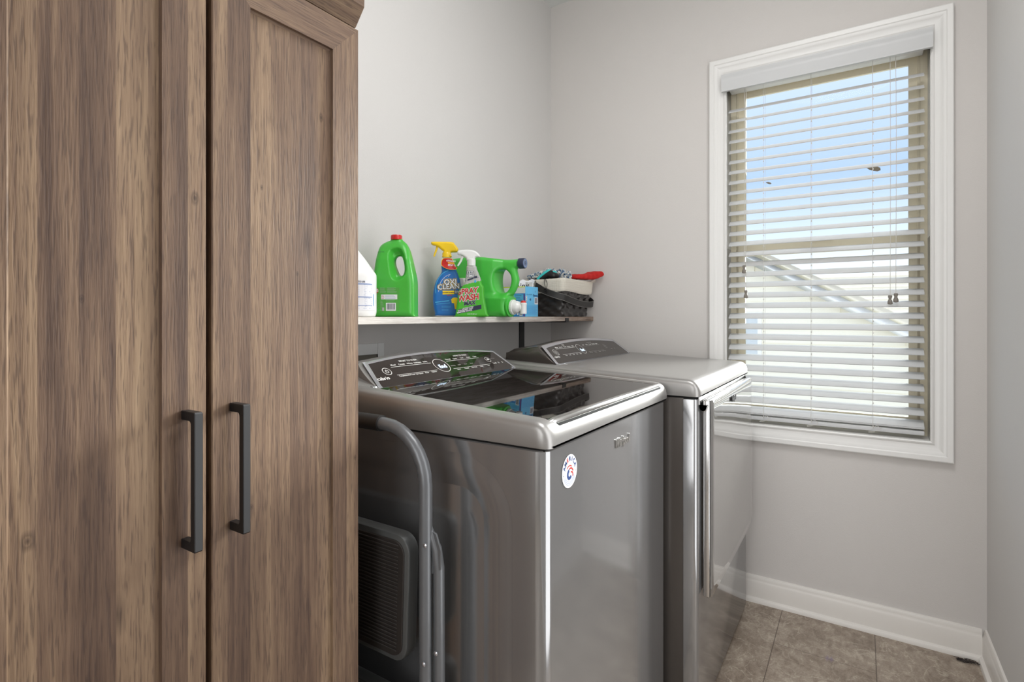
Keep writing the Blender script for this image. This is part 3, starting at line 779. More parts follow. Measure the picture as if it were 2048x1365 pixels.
def console(par, y0, y1, xb, xt, xr, zb, zt, arch, zr, lip=0.012, dark_panel=True, base_z=0.93, inset_l=0.0, bodym='steel_top'):
    """control console; y0,y1 at base; front face runs from (xb,zb) up to (xt,zt+arch)"""
    N = 36; bm = B(); rings = []
    yc = (y0+y1)/2; hw = (y1-y0)/2
    def top(t):      # t in -1..1
        a = min(1, max(0, (1-abs(t))/0.055)); rnd = math.sqrt(1-(1-a)**2)
        return zb+0.004+(zt+arch*(1-t*t)-zb-0.004)*(0.30+0.70*rnd)
    for i in range(N+1):
        t = math.sin((i/N-0.5)*PI) if True else i
        y = yc+hw*t; z = top(t); k = (z-zb)/(zt+arch-zb); xx = xb+(xt-xb)*k
        ring = [(xb+.004, zb-.03), (xb+.002, zb), (xx+.0015, z-.003), (xx-.003, z), (xx-.02, z+.0005), (xr+.03, zr+(z-zt)*.6), (xr+.008, zr-.012), (xr, base_z)]
        rings.append([bm.verts.new((p, y, q)) for p, q in ring])
    for A, C in zip(rings, rings[1:]):
        for k in range(7): bm.faces.new([A[k], A[k+1], C[k+1], C[k]])
        bm.faces.new([A[7], A[0], C[0], C[7]])
    bm.faces.new(rings[0]); bm.faces.new(rings[-1][::-1])
    con = obj('console', bm, bodym, par, ang=35)
    L = math.hypot(xt-xb, zt+arch-zb); ux, uz = (xt-xb)/L, (zt+arch-zb)/L; nx, nz = uz, -ux
    def P(u, v, lift): return (xb+.003+ux*v+nx*(lift+.0015), u, zb+uz*v+nz*(lift+.0015))
    def outline(ins, n=30):
        bot = []; tp = []
        for i in range(n+1):
            s = -1+2*i/n; t = s
            y = yc+(hw-ins)*t
            zz = top(t*(hw-ins)/hw*1.0)
            vv = (zz-zb)/uz-ins
            a = min(1, max(0, (1-abs(t))/0.07)); rnd = math.sqrt(1-(1-a)**2)
            bot.append((y, min(ins*0.25, .0012))); tp.append((y, max(min(ins*0.25, .0012)+.004, min(ins*.25, .0012)+(vv-min(ins*.25, .0012))*(0.12+0.88*rnd))))
        return bot, tp
    # silver surround
    bo, to = outline(0.001); bi, ti = outline(lip)
    bm = B()
    def strip(bm, A, C, la, lc, mi=0):
        va = [bm.verts.new(P(u, v, la)) for u, v in A]; vc = [bm.verts.new(P(u, v, lc)) for u, v in C]
        for i in range(len(A)-1): bm.faces.new([va[i], va[i+1], vc[i+1], vc[i]]).material_index = mi
    loopO = bo+to[::-1]; loopI = bi+ti[::-1]
    loopO.append(loopO[0]); loopI.append(loopI[0])
    midl = [((a[0]+b[0])/2, (a[1]+b[1])/2) for a, b in zip(loopO, loopI)]
    strip(bm, loopO, midl, 0.0, 0.003); strip(bm, midl, loopI, 0.003, 0.001)
    obj('console_trim', bm, 'silver', con, ang=60)
    bm = B(); strip(bm, bi, ti, 0.0002, 0.0002); pn = obj('control_panel', bm, 'panelblack', con); pn['label'] = 'black glass control panel with white lettering'
    return con, pn, P

# ---- washer
WL, WR, WF, WB = 0.831, 1.525, -0.465, -1.165
wa = thing('washing_machine', 'grey top-loading washing machine with round sticker, left of the dryer', 'washing machine', (-0.80, 1.178, 0))
bm = B(); prism(bm, body_plan(WL, WR, WF, WB, 0.022), 'z', 0.022, 0.930, 0.002, 1)
wb = obj('body', bm, 'steel', wa, ang=30)
bm = B()   # stamped arch on the left side
ctr = [(-0.567, 0.06), (-0.567, 0.78)]
for k in range(1, 9):
    a = k/8*PI/2; ctr.append((-0.657+0.09*math.cos(a), 0.78+0.09*math.sin(a)))
ctr += [(-0.98, 0.87)]
for k in range(1, 9):
    a = k/8*PI/2; ctr.append((-0.98-0.09*math.sin(a), 0.78+0.09*math.cos(a)))
ctr += [(-1.07, 0.06)]
rows = []
for i, (x, z) in enumerate(ctr):
    a = Vector(ctr[max(i-1, 0)]); b = Vector(ctr[min(i+1, len(ctr)-1)]); t = (b-a).normalized(); nn = Vector((t.y, -t.x))
    rows.append([bm.verts.new((x+nn.x*o_, WL-h_, z+nn.y*o_)) for o_, h_ in ((-.032, 0.0002), (-.024, .0008), (-.014, .0021), (0, .0026), (.014, .0021), (.024, .0008), (.032, 0.0002))])
for A, C in zip(rows, rows[1:]):
    for k in range(6): bm.faces.new([A[k], A[k+1], C[k+1], C[k]])
obj('side_bead', bm, 'steel', wb, ang=60)
bm = B(); box(bm, WB+.01, WF-.006, WL+.006, WR-.006, 0.928, 0.937); obj('seam', bm, 'gap', wa)
def wz(x): return 0.9835+(min(x, -0.50)+0.50)*-0.055
bm = B(); cap_top(bm, WL-.004, WR+.004, WF+.008, WB, 0.935, wz, 0.040, (-0.478, -0.965), 0.012)
obj('top_cover', bm, 'steel_top', wa, ang=30)
# lid: mirror-black glass in a thin metal frame with a round front bar
lid = None
bm = B(); LZ = lambda x: wz(x)-0.0065-max(0, -.5-x)*.006
ly0, ly1, lx0, lx1 = WL+.040, WR-.040+.004, -0.484, -0.944
def slab(bm, x0, x1, y0, y1, zf, h):
    vs = [bm.verts.new((x, y, zf(x)+d_)) for d_ in (0, h) for x, y in ((x0, y0), (x0, y1), (x1, y1), (x1, y0))]
    for q in ((0, 1, 2, 3), (7, 6, 5, 4), (0, 4, 5, 1), (1, 5, 6, 2), (2, 6, 7, 3), (3, 7, 4, 0)): bm.faces.new([vs[i] for i in q])
slab(bm, lx0, lx1, ly0, ly1, lambda x: LZ(x)-.004, 0.006)
lid = obj('lid', bm, 'silver', wa)
bm = B(); slab(bm, lx0-.002, lx1+.004, ly0+.004, ly1-.004, lambda x: LZ(x)+.0012, 0.0022); obj('lid_glass', bm, 'lidglass', lid)['label'] = 'black mirror-like glass of the lid'
bm = B(); tube(bm, [(-0.4795, ly0+.000, LZ(-.48)-.006), (-0.476, ly0+.006, LZ(-.48)-.002), (-0.476, (ly0+ly1)/2, LZ(-.48)-.001), (-0.476, ly1-.006, LZ(-.48)-.002), (-0.4795, ly1, LZ(-.48)-.006)], 0.0085, 14)
obj('lid_bar', bm, 'chrome', lid)
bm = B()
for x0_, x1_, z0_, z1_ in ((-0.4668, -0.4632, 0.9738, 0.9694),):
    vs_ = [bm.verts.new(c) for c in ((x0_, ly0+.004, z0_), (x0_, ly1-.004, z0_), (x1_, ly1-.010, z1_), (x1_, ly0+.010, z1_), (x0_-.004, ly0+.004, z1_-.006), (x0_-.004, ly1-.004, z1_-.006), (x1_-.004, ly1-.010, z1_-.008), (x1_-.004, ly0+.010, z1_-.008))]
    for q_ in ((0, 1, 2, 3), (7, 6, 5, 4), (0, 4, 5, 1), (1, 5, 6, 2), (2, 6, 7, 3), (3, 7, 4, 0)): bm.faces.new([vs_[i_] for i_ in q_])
obj('lid_bar_shade', bm, 'gap', wa)  # black strip laid on the cover, painting the groove's shade under the bar
# etched mark at the lid's far corner
pr = Print(lambda u, v, l: (v, u, LZ(v)+.0035+l)); pr.ring(1.472, -0.525, 0.014, 0.014, 'grey_print', 0.0008); pr.lines(1.45, 1.478, -0.512, -.004, 4, 'grey_print', 0.0008); pr.build('lid_marking', lid, True)
for sy in (ly0+.012, ly1-.012):
    bm = B(); box(bm, -0.962, -0.948, sy-.007, sy+.007, 0.992, 1.0065, .003); obj('lid_hinge', bm, 'silver', wa)
con, pn, CP = console(wa, 0.893, 1.494, -0.948, -1.050, -1.155, 0.9975, 1.0540, 0.0150, 1.045, base_z=0.94, lip=0.0125)
for a_, b_ in ((WL+.001, 0.900), (1.488, WR-.001)):
    bm = B(); prism(bm, [(-0.905, .94), (-0.94, 1.000), (-1.04, 1.03), (-1.13, 1.025), (-1.155, 1.0), (-1.16, .94)], 'y', a_, b_, 0.006, 2)
    obj('console_shoulder', bm, 'steel_top', wa, ang=30)
pr = Print(CP)
W_, G_ = 'white_print', 'grey_print'
def row(y0, y1, v, words, m, size, sl=0.0):
    n = len(words)
    for i, s in enumerate(words): pr.text(s, y0+(y1-y0)*(i/(n-1)), v, size, m, 0.015)
pr.text('WHAT TO WASH', 1.063, 0.0905, 0.0085, W_, 0.02)
row(0.999, 1.120, 0.0785, ('Mixed', 'Casuals', 'Whites', 'Delicates', 'Bulky'), W_, 0.0074); pr.rect(0.986, 1.138, 0.0712, 0.0724, W_)
row(1.218, 1.347, 0.0785, ('Normal', 'Quick', 'Cold', 'Heavy', 'Clean'), W_, 0.0074); pr.rect(1.205, 1.362, 0.0712, 0.0724, W_)
pr.text('HOW TO WASH', 1.286, 0.0905, 0.0085, W_, 0.02)
pr.rect(0.982, 1.136, 0.0398, 0.0408, W_); row(1.001, 1.117, 0.0345, ('Temperature', 'Soil Level', 'Spin Speed', 'Rinse', 'Options'), W_, 0.0062)
pr.rect(1.203, 1.385, 0.0368, 0.0378, W_); row(1.222, 1.368, 0.0315, ('Fabric', 'Presoak', 'Add Wash', 'Delay', 'Lock'), W_, 0.0062)
row(1.212, 1.300, 0.0500, ('sensing', 'wash', 'rinse', 'done'), G_, 0.007)
pr.ring(0.961, 0.0575, 0.0135, 0.0135, W_, 0.0013); pr.ring(0.961, 0.0570, 0.0055, 0.0058, W_, 0.0013, a0=-PI*1.35, a1=PI*.35); pr.rect(0.9604, 0.9616, 0.0570, 0.0645, W_)
pr.text('cabrio', 0.930, 0.0330, 0.0160, W_, 0.01)
pr.ring(1.169, 0.0565, 0.0285, 0.0285, W_, 0.0016)
pr.text('End', 1.169, 0.0515, 0.0205, 'display', 0.02)
pr.ring(1.395, 0.0580, 0.0120, 0.0120, W_, 0.0013); pr.text('00', 1.395, 0.0580, 0.011, W_, 0.04); pr.text('Start/Pause', 1.421, 0.0600, 0.005, G_)
row(1.410, 1.452, 0.038, ('Lock', 'O', 'O'), W_, 0.009)
pr.build('panel_lettering', pn, True)
# front badge and round sticker
def FP(xf): return lambda u, v, l: (xf+l, u, v)
pr = Print(lambda u, v, l: (WF+.0008+l, u, v))
k = 0.031; cy, cz = 0.9215, 0.8755
pr.ring(cy, cz, .0315, .0315, 'paper', seg=40, lift=.0003)
for i, ch in enumerate('AMERICA'):
    a = math.radians(158-i*22.7); pr.text(ch, cy+.0235*math.cos(a), cz+.0235*math.sin(a), .0115, 'red_print' if ch == 'E' else 'blue_print', .03, rot=a-PI/2)
for r_ in (.0265, .0235, .0205): pr.ring(cy, cz, r_, r_, 'lightblue_print', .0009, a0=math.radians(205), a1=math.radians(335), seg=20)
pr.ring(cy-.001, cz-.006, .0105, .0105, 'blue_print', .0062, a0=math.radians(100), a1=math.radians(330), seg=20)
pr.ring(cy-.001, cz-.002, .0150, .0135, 'red_print', .0022, a0=math.radians(50), a1=math.radians(140), seg=14)
pr.ring(cy+.003, cz-.005, .0125, .0115, 'red_print', .0030, a0=math.radians(15), a1=math.radians(120), seg=14)
pr.ring(cy+.006, cz-.009, .0085, .0075, 'red_print', .0028, a0=math.radians(-30), a1=math.radians(100), seg=14)
star = [(cy-.003+(.0055 if j % 2 == 0 else .0023)*math.sin(j*PI/5), cz-.008+(.0055 if j % 2 == 0 else .0023)*math.cos(j*PI/5)) for j in range(10)]
for j in range(0, 10, 2): pr.poly([star[j], star[(j+1) % 10], (cy-.003, cz-.008), star[j-1]], 'paper')
for s in (-1, 1): pr.ring(cy+s*.026, cz-.004, .0012, .0012, 'navy', seg=8)
st = pr.build('sticker', wa, True); st['label'] = 'round white sticker lettered AMERICA'
def script_badge(par, y, z, x, size, m='badge'):
    V, F = text2d('Whirlpool', size, 0.035, 'CENTER', 0.25, 0.78)
    bm = B(); A = [bm.verts.new((x, y+u, z+v)) for u, v in V]; fs = [bm.faces.new([A[i] for i in f]) for f in F]
    r = bmesh.ops.extrude_face_region(bm, geom=fs)
    for v in r['geom']:
        if isinstance(v, bmesh.types.BMVert): v.co.x += 0.0028
    return obj('badge', bm, m, par, smooth=False)
script_badge(wa, 1.190, 0.880, WF+.0003, 0.026)
for yy in (WL+.06, WR-.06):
    for xx in (WF-.07, WB+.07):
        bm = B(); lathe(bm, [(0.018, 0.0), (0.02, 0.003), (0.012, 0.008), (0.012, 0.024)], (xx, yy, 0)); obj('foot', bm, 'blackrubber', wa)

# ---- dryer
DL, DR, DF, DB = 1.552, 2.326, -0.382, -1.10
dr = thing('clothes_dryer', 'grey front-loading clothes dryer with glossy square door beside the window', 'dryer', (-0.74, 1.94, 0))
bm = B(); prism(bm, body_plan(DL+.001, DR-.001, DF-.040, DB, 0.002), 'z', 0.022, 0.938, 0.001, 1)
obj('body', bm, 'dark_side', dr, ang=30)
bm = B()   # front panel: bowed front with its own rounded edges
P_ = [(DF-.040, DL), (DF-.014, DL)]
for k in range(1, 6): a = k/5*PI/2; P_.append((DF-.014+.014*math.sin(a), DL+.014-.014*math.cos(a)))
for k in range(0, 6): a = k/5*PI/2; P_.append((DF-.014+.014*math.cos(a), DR-.014+.014*math.sin(a)))
P_.append((DF-.040, DR)); prism(bm, P_, 'z', 0.022, 0.936, 0.003, 2)
fp = obj('front_panel', bm, 'steel', dr, ang=30)
bm = B(); box(bm, DF-.043, DF-.0395, DL+.0015, DR-.0015, 0.03, 0.932); box(bm, DB+.01, DF-.008, DL+.006, DR-.006, 0.934, 0.944); obj('seam', bm, 'gap', dr)
def dz(x): return 0.9905+(min(x, -0.42)+0.42)*-0.045
bm = B(); cap_top(bm, DL-.003, DR+.003, DF+.006, DB, 0.943, dz, 0.04, (-9, -9.1), 0)
obj('top_cover', bm, 'steel_top', dr, ang=30)
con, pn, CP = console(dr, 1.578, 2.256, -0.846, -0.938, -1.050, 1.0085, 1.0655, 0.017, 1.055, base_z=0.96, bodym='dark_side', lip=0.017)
pr = Print(CP)
pr.text('TYPE', 1.750, 0.0865, 0.008, W_, .02); row(1.688, 1.815, 0.0775, ('Mixed', 'Normal', 'Casual', 'Delicate', 'Bulky'), W_, 0.0078); pr.rect(1.675, 1.830, 0.0705, 0.0717, W_)
pr.text('HOW TO DRY', 1.975, 0.0870, 0.0065, G_, .02); row(1.905, 2.030, 0.0770, ('Auto', 'Quick', 'Timed', 'Touch Up', 'Steam'), W_, 0.0074); pr.rect(1.893, 2.048, 0.0705, 0.0714, G_)
pr.ring(1.857, 0.0580, 0.0255, 0.0255, W_, 0.0013); pr.text('End', 1.859, 0.0515, 0.019, 'display', .02)
pr.ring(1.652, 0.0555, 0.0135, 0.0145, W_, 0.0013); pr.ring(1.652, 0.0550, 0.005, 0.006, W_, 0.0013, a0=-PI*1.35, a1=PI*.35); pr.rect(1.6514, 1.6526, .055, .063, W_)
pr.text('cabrio', 1.628, 0.0330, 0.0145, W_, .01)
pr.rect(1.683, 1.831, 0.0405, 0.0415, W_); row(1.700, 1.815, 0.0345, ('Temp', 'Level', 'Timer', 'Static', 'Signal'), W_, .0064)
pr.rect(1.893, 2.037, 0.0385, 0.0393, G_); row(1.905, 2.025, 0.0325, ('Wrinkle', 'Energy', 'Damp', 'Drum Light'), G_, .007)
pr.ring(2.084, 0.0580, 0.0100, 0.0115, G_, .0010); pr.text('>', 2.084, 0.0575, 0.010, W_); row(2.118, 2.150, .0385, ('Lock', 'O'), G_, .0075)
pr.build('panel_lettering', pn, True)
# door: glossy bowed slab with a chrome edge, standing proud of the front panel
DY0, DY1, DZ0, DZ1 = 1.585, 2.262, 0.372, 0.932
bm = B(); N = 24
def dshape(s, t): return -0.352+0.0020*(1-(2*s-1)**2)+0.0010*math.sin(t*16.0)*math.exp(-((1-t)*4.5))
G = []
GS = [0, .005]+[.005+.99*i/(N-2) for i in range(1, N-2)]+[.995, 1]
for j in range(N+1):
    t = GS[j]; rw = []
    for i in range(N+1):
        s = GS[i]; y = DY0+(DY1-DY0)*s; z = DZ0+(DZ1-DZ0)*t
        rc = 0.022; ddx = min(s, 1-s)*(DY1-DY0); ddz = min(t, 1-t)*(DZ1-DZ0)
        e1 = 0.010; x = dshape(s, t)
        if ddx < 1e-9: x -= .0035
        if ddz < 1e-9: x -= .0035
        rw.append(bm.verts.new((x, y, z)))
    G.append(rw)
for j in range(N):
    for i in range(N): bm.faces.new([G[j][i], G[j][i+1], G[j+1][i+1], G[j+1][i]])
dd = obj('door', bm, 'dooronsteel', dr, ang=60)
bm = B(); box(bm, -0.376, -0.356, DY0-.001, DY1+.001, DZ0-.001, DZ1+.001, .005, 3); obj('door_rim', bm, 'chrome', dd)
bm = B(); box(bm, -0.3835, -0.375, DY0+.02, DY1-.012, DZ0+.02, DZ1-.02); obj('door_back', bm, 'dark_side', dd)
bm = B(); 
Pc = [(DF-.002, .930), (DF+.001, .926), (DF+.002, .905), (-0.3795, .893), (-0.372, .889), (-0.364, .893), (-0.360, .905), (-.361, .909), (-.366, .896), (-.372, .8925), (-.3775, .896), (DF+.0005, .908)]
prism(bm, [(x, z+.012) for x, z in Pc], 'y', DY0-.016, DY1+.004, .0005, 1); obj('handle_channel', bm, 'chrome', dd, ang=25)
script_badge(dd, 1.872, 0.902, -0.3475, 0.020, 'black')
for yy in (DL+.06, DR-.06):
    for xx in (DF-.07, DB+.07):
        bm = B(); lathe(bm, [(0.018, 0.0), (0.02, 0.003), (0.012, 0.008), (0.012, 0.024)], (xx, yy, 0)); obj('foot', bm, 'blackrubber', dr)

# ================================================================== STEP STOOL (folded, between cabinet and washer)
sl = thing('step_stool', 'folded grey metal step stool standing between cabinet and washer', 'step stool', (-0.9, 0.77, 0))
YS = 0.762; TR = 0.0125
hoop = []
def arc(c, r, a0, a1, n=8): return [(c[0]+r*math.cos(a0+(a1-a0)*k/n), YS, c[1]+r*math.sin(a0+(a1-a0)*k/n)) for k in range(n+1)]
xo, xi = -0.684, -1.115
hoop = [(xo-.004, YS+.006, 0.012), (xo, YS, 0.5)]+arc((xo-.105, 0.852), 0.105, 0, PI/2)+arc((xi+.105, 0.852), 0.105, PI/2, PI)+[(xi, YS, 0.5), (xi+.004, YS+.006, 0.012)]
bm = B(); tube(bm, hoop, TR, 18); obj('front_frame', bm, 'tube', sl)
bm = B(); tube(bm, [(-0.800, YS, 0.957), (-1.0, YS, 0.957)], TR+.0035, 18); obj('grip', bm, 'blackrubber', sl)
for x, s in ((-0.662, 1), (-1.137, -1)):
    bm = B(); tube(bm, [(x-.012*s, YS+.03, 0.012), (x, YS+.014, 0.40), (x, YS+.012, 0.70), (x-.004*s, YS+.010, 0.735), (x-.014*s, YS+.006, 0.765), (x-.020*s, YS+.004, 0.79)], [.0105, .0105, .0105, .010, .006, .003], 14)
    obj('rear_leg', bm, 'tube', sl)
bm = B(); tube(bm, [(-0.672, YS+.024, 0.10), (-1.127, YS+.024, 0.10)], 0.009, 12); obj('cross_brace', bm, 'tube', sl)
def roundrect(x0, x1, z0, z1, r, n=6):
    P = []
    for cx, cz, a in ((x1-r, z1-r, 0), (x0+r, z1-r, PI/2), (x0+r, z0+r, PI), (x1-r, z0+r, 3*PI/2)):
        for k in range(n+1): P.append((cx+r*math.cos(a+k/n*PI/2), cz+r*math.sin(a+k/n*PI/2)))
    return P
def step(z0, z1, x0, x1, y, tip=0.0):
    bm = B(); P = roundrect(x0, x1, z0, z1, 0.034)
    def tap(p): t = (p[1]-z0)/(z1-z0); xm = (x0+x1)/2; return (xm+(p[0]-xm)*(0.955+.045*t), p[1])
    prism(bm, [tap(p) for p in P], 'y', y-.010, y+.018, 0.004, 2); s_ = obj('step', bm, 'stepedge', sl)
    bm = B(); P = roundrect(x0+.011, x1-.011, z0+.011, z1-.011, 0.026); prism(bm, [tap(p) for p in P], 'y', y-.013, y-.009, 0.001, 1)
    z = z0+.022
    while z < z1-.02:
        t = (z-z0)/(z1-z0); xm = (x0+x1)/2; hw_ = ((x1-x0)/2-.024)*(0.955+.045*t)
        box(bm, xm-hw_, xm+hw_, y-.0150, y-.0128, z, z+.0032, .0007, 1); z += 0.0072
    obj('step_pad', bm, 'steppad', s_)['label'] = 'ribbed black rubber tread'
step(0.508, 0.752, -1.090, -0.712, YS-.004)
step(0.190, 0.440, -1.090, -0.712, YS-.004)
for x, z in ((-0.6735, 0.747), (-0.677, 0.527), (-0.660, 0.545)):
    bm = B(); lathe(bm, [(0.0045, 0), (0.0045, -.002), (0.002, -.0035)], (x, YS-(.0125 if x < -.67 else -.002), z), 'y', 12); obj('rivet', bm, 'silver', sl)
bm = B(); prism(bm, [(-0.676, .77), (-0.662, .765), (-0.650, .735), (-0.652, .70), (-0.676, .685)], 'y', YS+.004, YS+.008, .001, 1); obj('hinge_plate', bm, 'tube', sl)
for x, y in ((xo-.004, YS+.006), (xi+.004, YS+.006), (-0.674, YS+.03), (-1.125, YS+.03)):
    bm = B(); lathe(bm, [(0.015, 0), (0.015, .03), (0.0135, .032)], (x, y, 0), 'z', 14); obj('rubber_foot', bm, 'blackrubber', sl)

# ================================================================== THINGS ON THE SHELF
ZS = 1.1682
def facing(x, y, extra=0.0):
    """rotation about z that turns a thing's front (-y) towards the middle of the room"""
    L = math.hypot(x, y); dx, dy = x/L, y/L
    return math.atan2(-dx, dy)+math.radians(extra)

# ---- bleach jug (mostly behind the cabinet)
t = thing('bleach_jug', 'white bleach jug with blue cap, half hidden by the cabinet', 'bleach jug', (-1.185, 1.010, ZS), facing(-1.185, 1.010))
def f(X, Y, Z):
    z = Z; rr = np.interp(z, [0, .012, .10, .112, .118, .16, .185, .198, .23], [.068, .072, .072, .072, .071, .042, .022, .0165, .0165])
    R = np.sqrt(X**2+(Y*1.12)**2)
    d_ = (R-rr)*0.8; d_ = np.maximum(d_, -Z); d_ = np.maximum(d_, Z-.205)
    h_ = sd_caps(X, Y, Z, (.045, 0, .170), (.063, 0, .125), .010, .012)
    return d_
o, bv = nobj('bottle', f, (-.08, -.08, -.006), (.08, .08, .21), .004, 'white', t)
bm = B(); lathe(bm, [(.0165, .198), (.0205, .200), (.0205, .226), (.019, .2285)], (0.0, 0, 0), 'z', 24)
for k in range(24): a = k/24*2*PI; box(bm, .0200*math.cos(a)-.0008, .0200*math.cos(a)+.0008, .0200*math.sin(a)-.0008, .0200*math.sin(a)+.0008, .203, .225)
obj('cap', bm, 'cyan', t, world=False)['label'] = 'blue ribbed cap'
pr = Print(lambda u, v, l: (math.sin(u/.0722)*(.0726+l), -math.cos(u/.0722)*(.0726+l)/1.12, v))
pr.rect(-.085, .085, .018, .098, 'paper', 20, 1)
for u0 in (-.01, .022, .040): pr.lines(u0, u0+.026, .086, .0045, 15, 'lightblue_print', .0007)
pr.rect(-.005, .066, .0865, .0905, 'lightblue_print', 8, 1); pr.rect(-.005, .066, .052, .055, 'lightblue_print', 8, 1); pr.rect(-.005, .066, .030, .032, 'lightblue_print', 8, 1)
pr.rect(.072, .0745, .030, .062, 'cyan'); pr.text('HOW TO USE', .022, .0945, .006, 'navy', .03)
pr.build('label_wrap', t)

# ---- tall green jug with red cap
def mm(pts, k, cx, by): return [((x-cx)*k, (by-y)*k) for x, y in pts]
KJ = 0.000240
gx, gy = -1.175, 1.178
t = thing('detergent_jug', 'tall upright green jug with loop handle and red cap', 'detergent jug', (gx, gy, ZS), facing(gx, gy, -14))
outl = catmull([Vector((a, b)) for a, b in mm([(345, 1205), (328, 1180), (327, 1000), (327, 760), (332, 640), (345, 520), (360, 420), (382, 330), (420, 285), (470, 258), (515, 240), (528, 215), (645, 215), (665, 240), (718, 290), (752, 360), (774, 450), (796, 560), (818, 670), (832, 760), (835, 900), (835, 1100), (834, 1180), (815, 1205)], KJ, 583, 1205)], 3, True)
hole = catmull([Vector((a, b)) for a, b in mm([(570, 500), (590, 462), (625, 445), (660, 455), (688, 520), (702, 600), (700, 650), (684, 688), (650, 694), (620, 675), (592, 610), (572, 550)], KJ, 583, 1205)], 3, True)
rec = catmull([Vector((a, b)) for a, b in mm([(515, 400), (560, 355), (640, 345), (700, 400), (738, 520), (748, 640), (715, 720), (640, 765), (570, 740), (535, 640), (515, 500)], KJ, 583, 1205)], 3, True)
def f(X, Y, Z):
    d2 = sd_poly(outl, X[:, 0, :], Z[:, 0, :])[:, None, :]; hd = sd_poly(hole, X[:, 0, :], Z[:, 0, :])[:, None, :]; rd = sd_poly(rec, X[:, 0, :], Z[:, 0, :])[:, None, :]
    hh = np.interp(Z, [0, .11, .17, .205, .225, .24], [.043, .043, .036, .024, .016, .015])
    hh = hh-0.018*np.clip(-rd/0.012, 0, 1)
    d_ = sd_extr(d2, Y, hh, 0.018 if True else 0)
    d_ = smax(d_, -hd+0.0, 0.010)
    return d_*0.85
o, bv = nobj('bottle', f, (-.068, -.05, -.005), (.068, .05, .246), .0028, 'green', t)
bm = B(); lathe(bm, [(.0150, .232), (.0168, .2335), (.0168, .2445), (.0155, .2462), (.009, .2466)], (0.0005, 0, 0), 'z', 28); obj('cap', bm, 'red', t, world=False)
PJ = project(bv); pr = Print(PJ)
pr.rect(-.054, .020, .014, .086, 'green_lbl', 14, 3, inside=lambda u, v: True)
def q(x, y): return ((x-583)*KJ, (1205-y)*KJ)
u, v = q(378, 885); pr.ring(u, v, .0075, .0078, 'red', seg=16); pr.text('SUPER', u, v+.002, .0048, 'paper', .04, .25); pr.text('CLEAN', u, v-.0025, .0048, 'paper', .04, .25)
pr.bars(q(500, 0)[0], q(622, 0)[0], q(0, 1130)[1], q(0, 1032)[1])
a, b = q(440, 990); c, d_ = q(640, 932); pr.rect(a, c, b, d_, 'paper', 3, 1); pr.lines(a+.012, c-.002, d_-.003, .003, 4, 'lightblue_print', .0008); pr.lines(a+.001, a+.010, d_-.003, .003, 4, 'red_print', .0008)
pr.lines(q(425, 0)[0], q(505, 0)[0], q(0, 850)[1], .0028, 6, 'greylbl', .0005); pr.lines(q(515, 0)[0], q(640, 0)[0], q(0, 850)[1], .0028, 6, 'greylbl', .0005)
pr.lines(q(335, 0)[0], q(430, 0)[0], q(0, 945)[1], .0026, 18, 'greylbl', .0005, .5); pr.lines(q(432, 0)[0], q(485, 0)[0], q(0, 1010)[1], .0026, 12, 'greylbl', .0005, .6); pr.lines(q(500, 0)[0], q(625, 0)[0], q(0, 1002)[1], .0026, 2, 'greylbl', .0005)
pr.rect(*[q(455, 0)[0], q(480, 0)[0]], q(0, 1130)[1], q(0, 1090)[1], 'greylbl')
pr.text('MADE IN USA', q(412, 0)[0], q(0, 402)[1], .0042, 'navy')
pr.build('label_print', t)

# ---- spray bottles
def trigger_head(par, outline, K, cx, by, mat, thick, trig, nozzle=None):
    out_ = catmull([Vector((a, b)) for a, b in mm(outline, K, cx, by)], 3, True)
    xs = [p.x for p in out_]; zs_ = [p.y for p in out_]
    def f(X, Y, Z):
        d2 = sd_poly(out_, X[:, 0, :], Z[:, 0, :])[:, None, :]
        return sd_extr(d2, Y, thick, thick*.55)*.9
    o, b = nobj('spray_head', f, (min(xs)-.004, -thick-.004, min(zs_)-.004), (max(xs)+.004, thick+.004, max(zs_)+.004), .0017, mat, par)
    tg = catmull([Vector((a, 0, b_)) for a, b_ in mm(trig, K, cx, by)], 4)
    bm = B(); n = len(tg); tube(bm, tg, [.0045-.0022*i/n for i in range(n)], 10, flat=None); obj('trigger', bm, mat, o, world=False)
    return o
# blue stain remover: zoom frame of the close-up, scale per unit
KO = 1.7485e-3/6.204
ox, oy = -1.215, 1.462
t = thing('stain_remover_bottle', 'blue spray bottle with yellow trigger head', 'spray bottle', (ox, oy, ZS), facing(ox, oy))
CXo = 1200
outl = catmull([Vector((a, b)) for a, b in mm([(1075, 1200), (1058, 1160), (1040, 1080), (1033, 980), (1040, 880), (1060, 790), (1090, 730), (1125, 680), (1140, 640), (1135, 590), (1140, 545), (1150, 500), (1165, 478), (1245, 478), (1262, 500), (1285, 560), (1310, 610), (1340, 680), (1365, 760), (1378, 880), (1378, 1000), (1370, 1090), (1350, 1160), (1330, 1200)], KO, CXo, 1205)], 3, True)
def f(X, Y, Z):
    d2 = sd_poly(outl, X[:, 0, :], Z[:, 0, :])[:, None, :]
    hh = np.interp(Z, [0, .12, .17, .20], [.026, .025, .018, .012])
    return sd_extr(d2, Y, hh, .012)*.85
o, bv = nobj('bottle', f, (-.052, -.035, -.004), (.055, .035, .202), .0024, 'blue', t, mats=['blue', 'white'], matfn=lambda c: (c[:, 2] < 0.004))
PO = project(bv); pr = Print(PO)
def q(x, y): return ((x-CXo)*KO, (1205-y)*KO)
def qr(x0, x1, y0, y1): return (q(x0, 0)[0], q(x1, 0)[0], q(0, y1)[1], q(0, y0)[1])
pr.ring(*q(1250, 880), 190*KO, 250*KO, 'cyan', 10*KO, a0=PI*.55, a1=PI*1.05); pr.ring(*q(1270, 900), 170*KO, 220*KO, 'paper', 4*KO, a0=PI*.55, a1=PI*1.0)
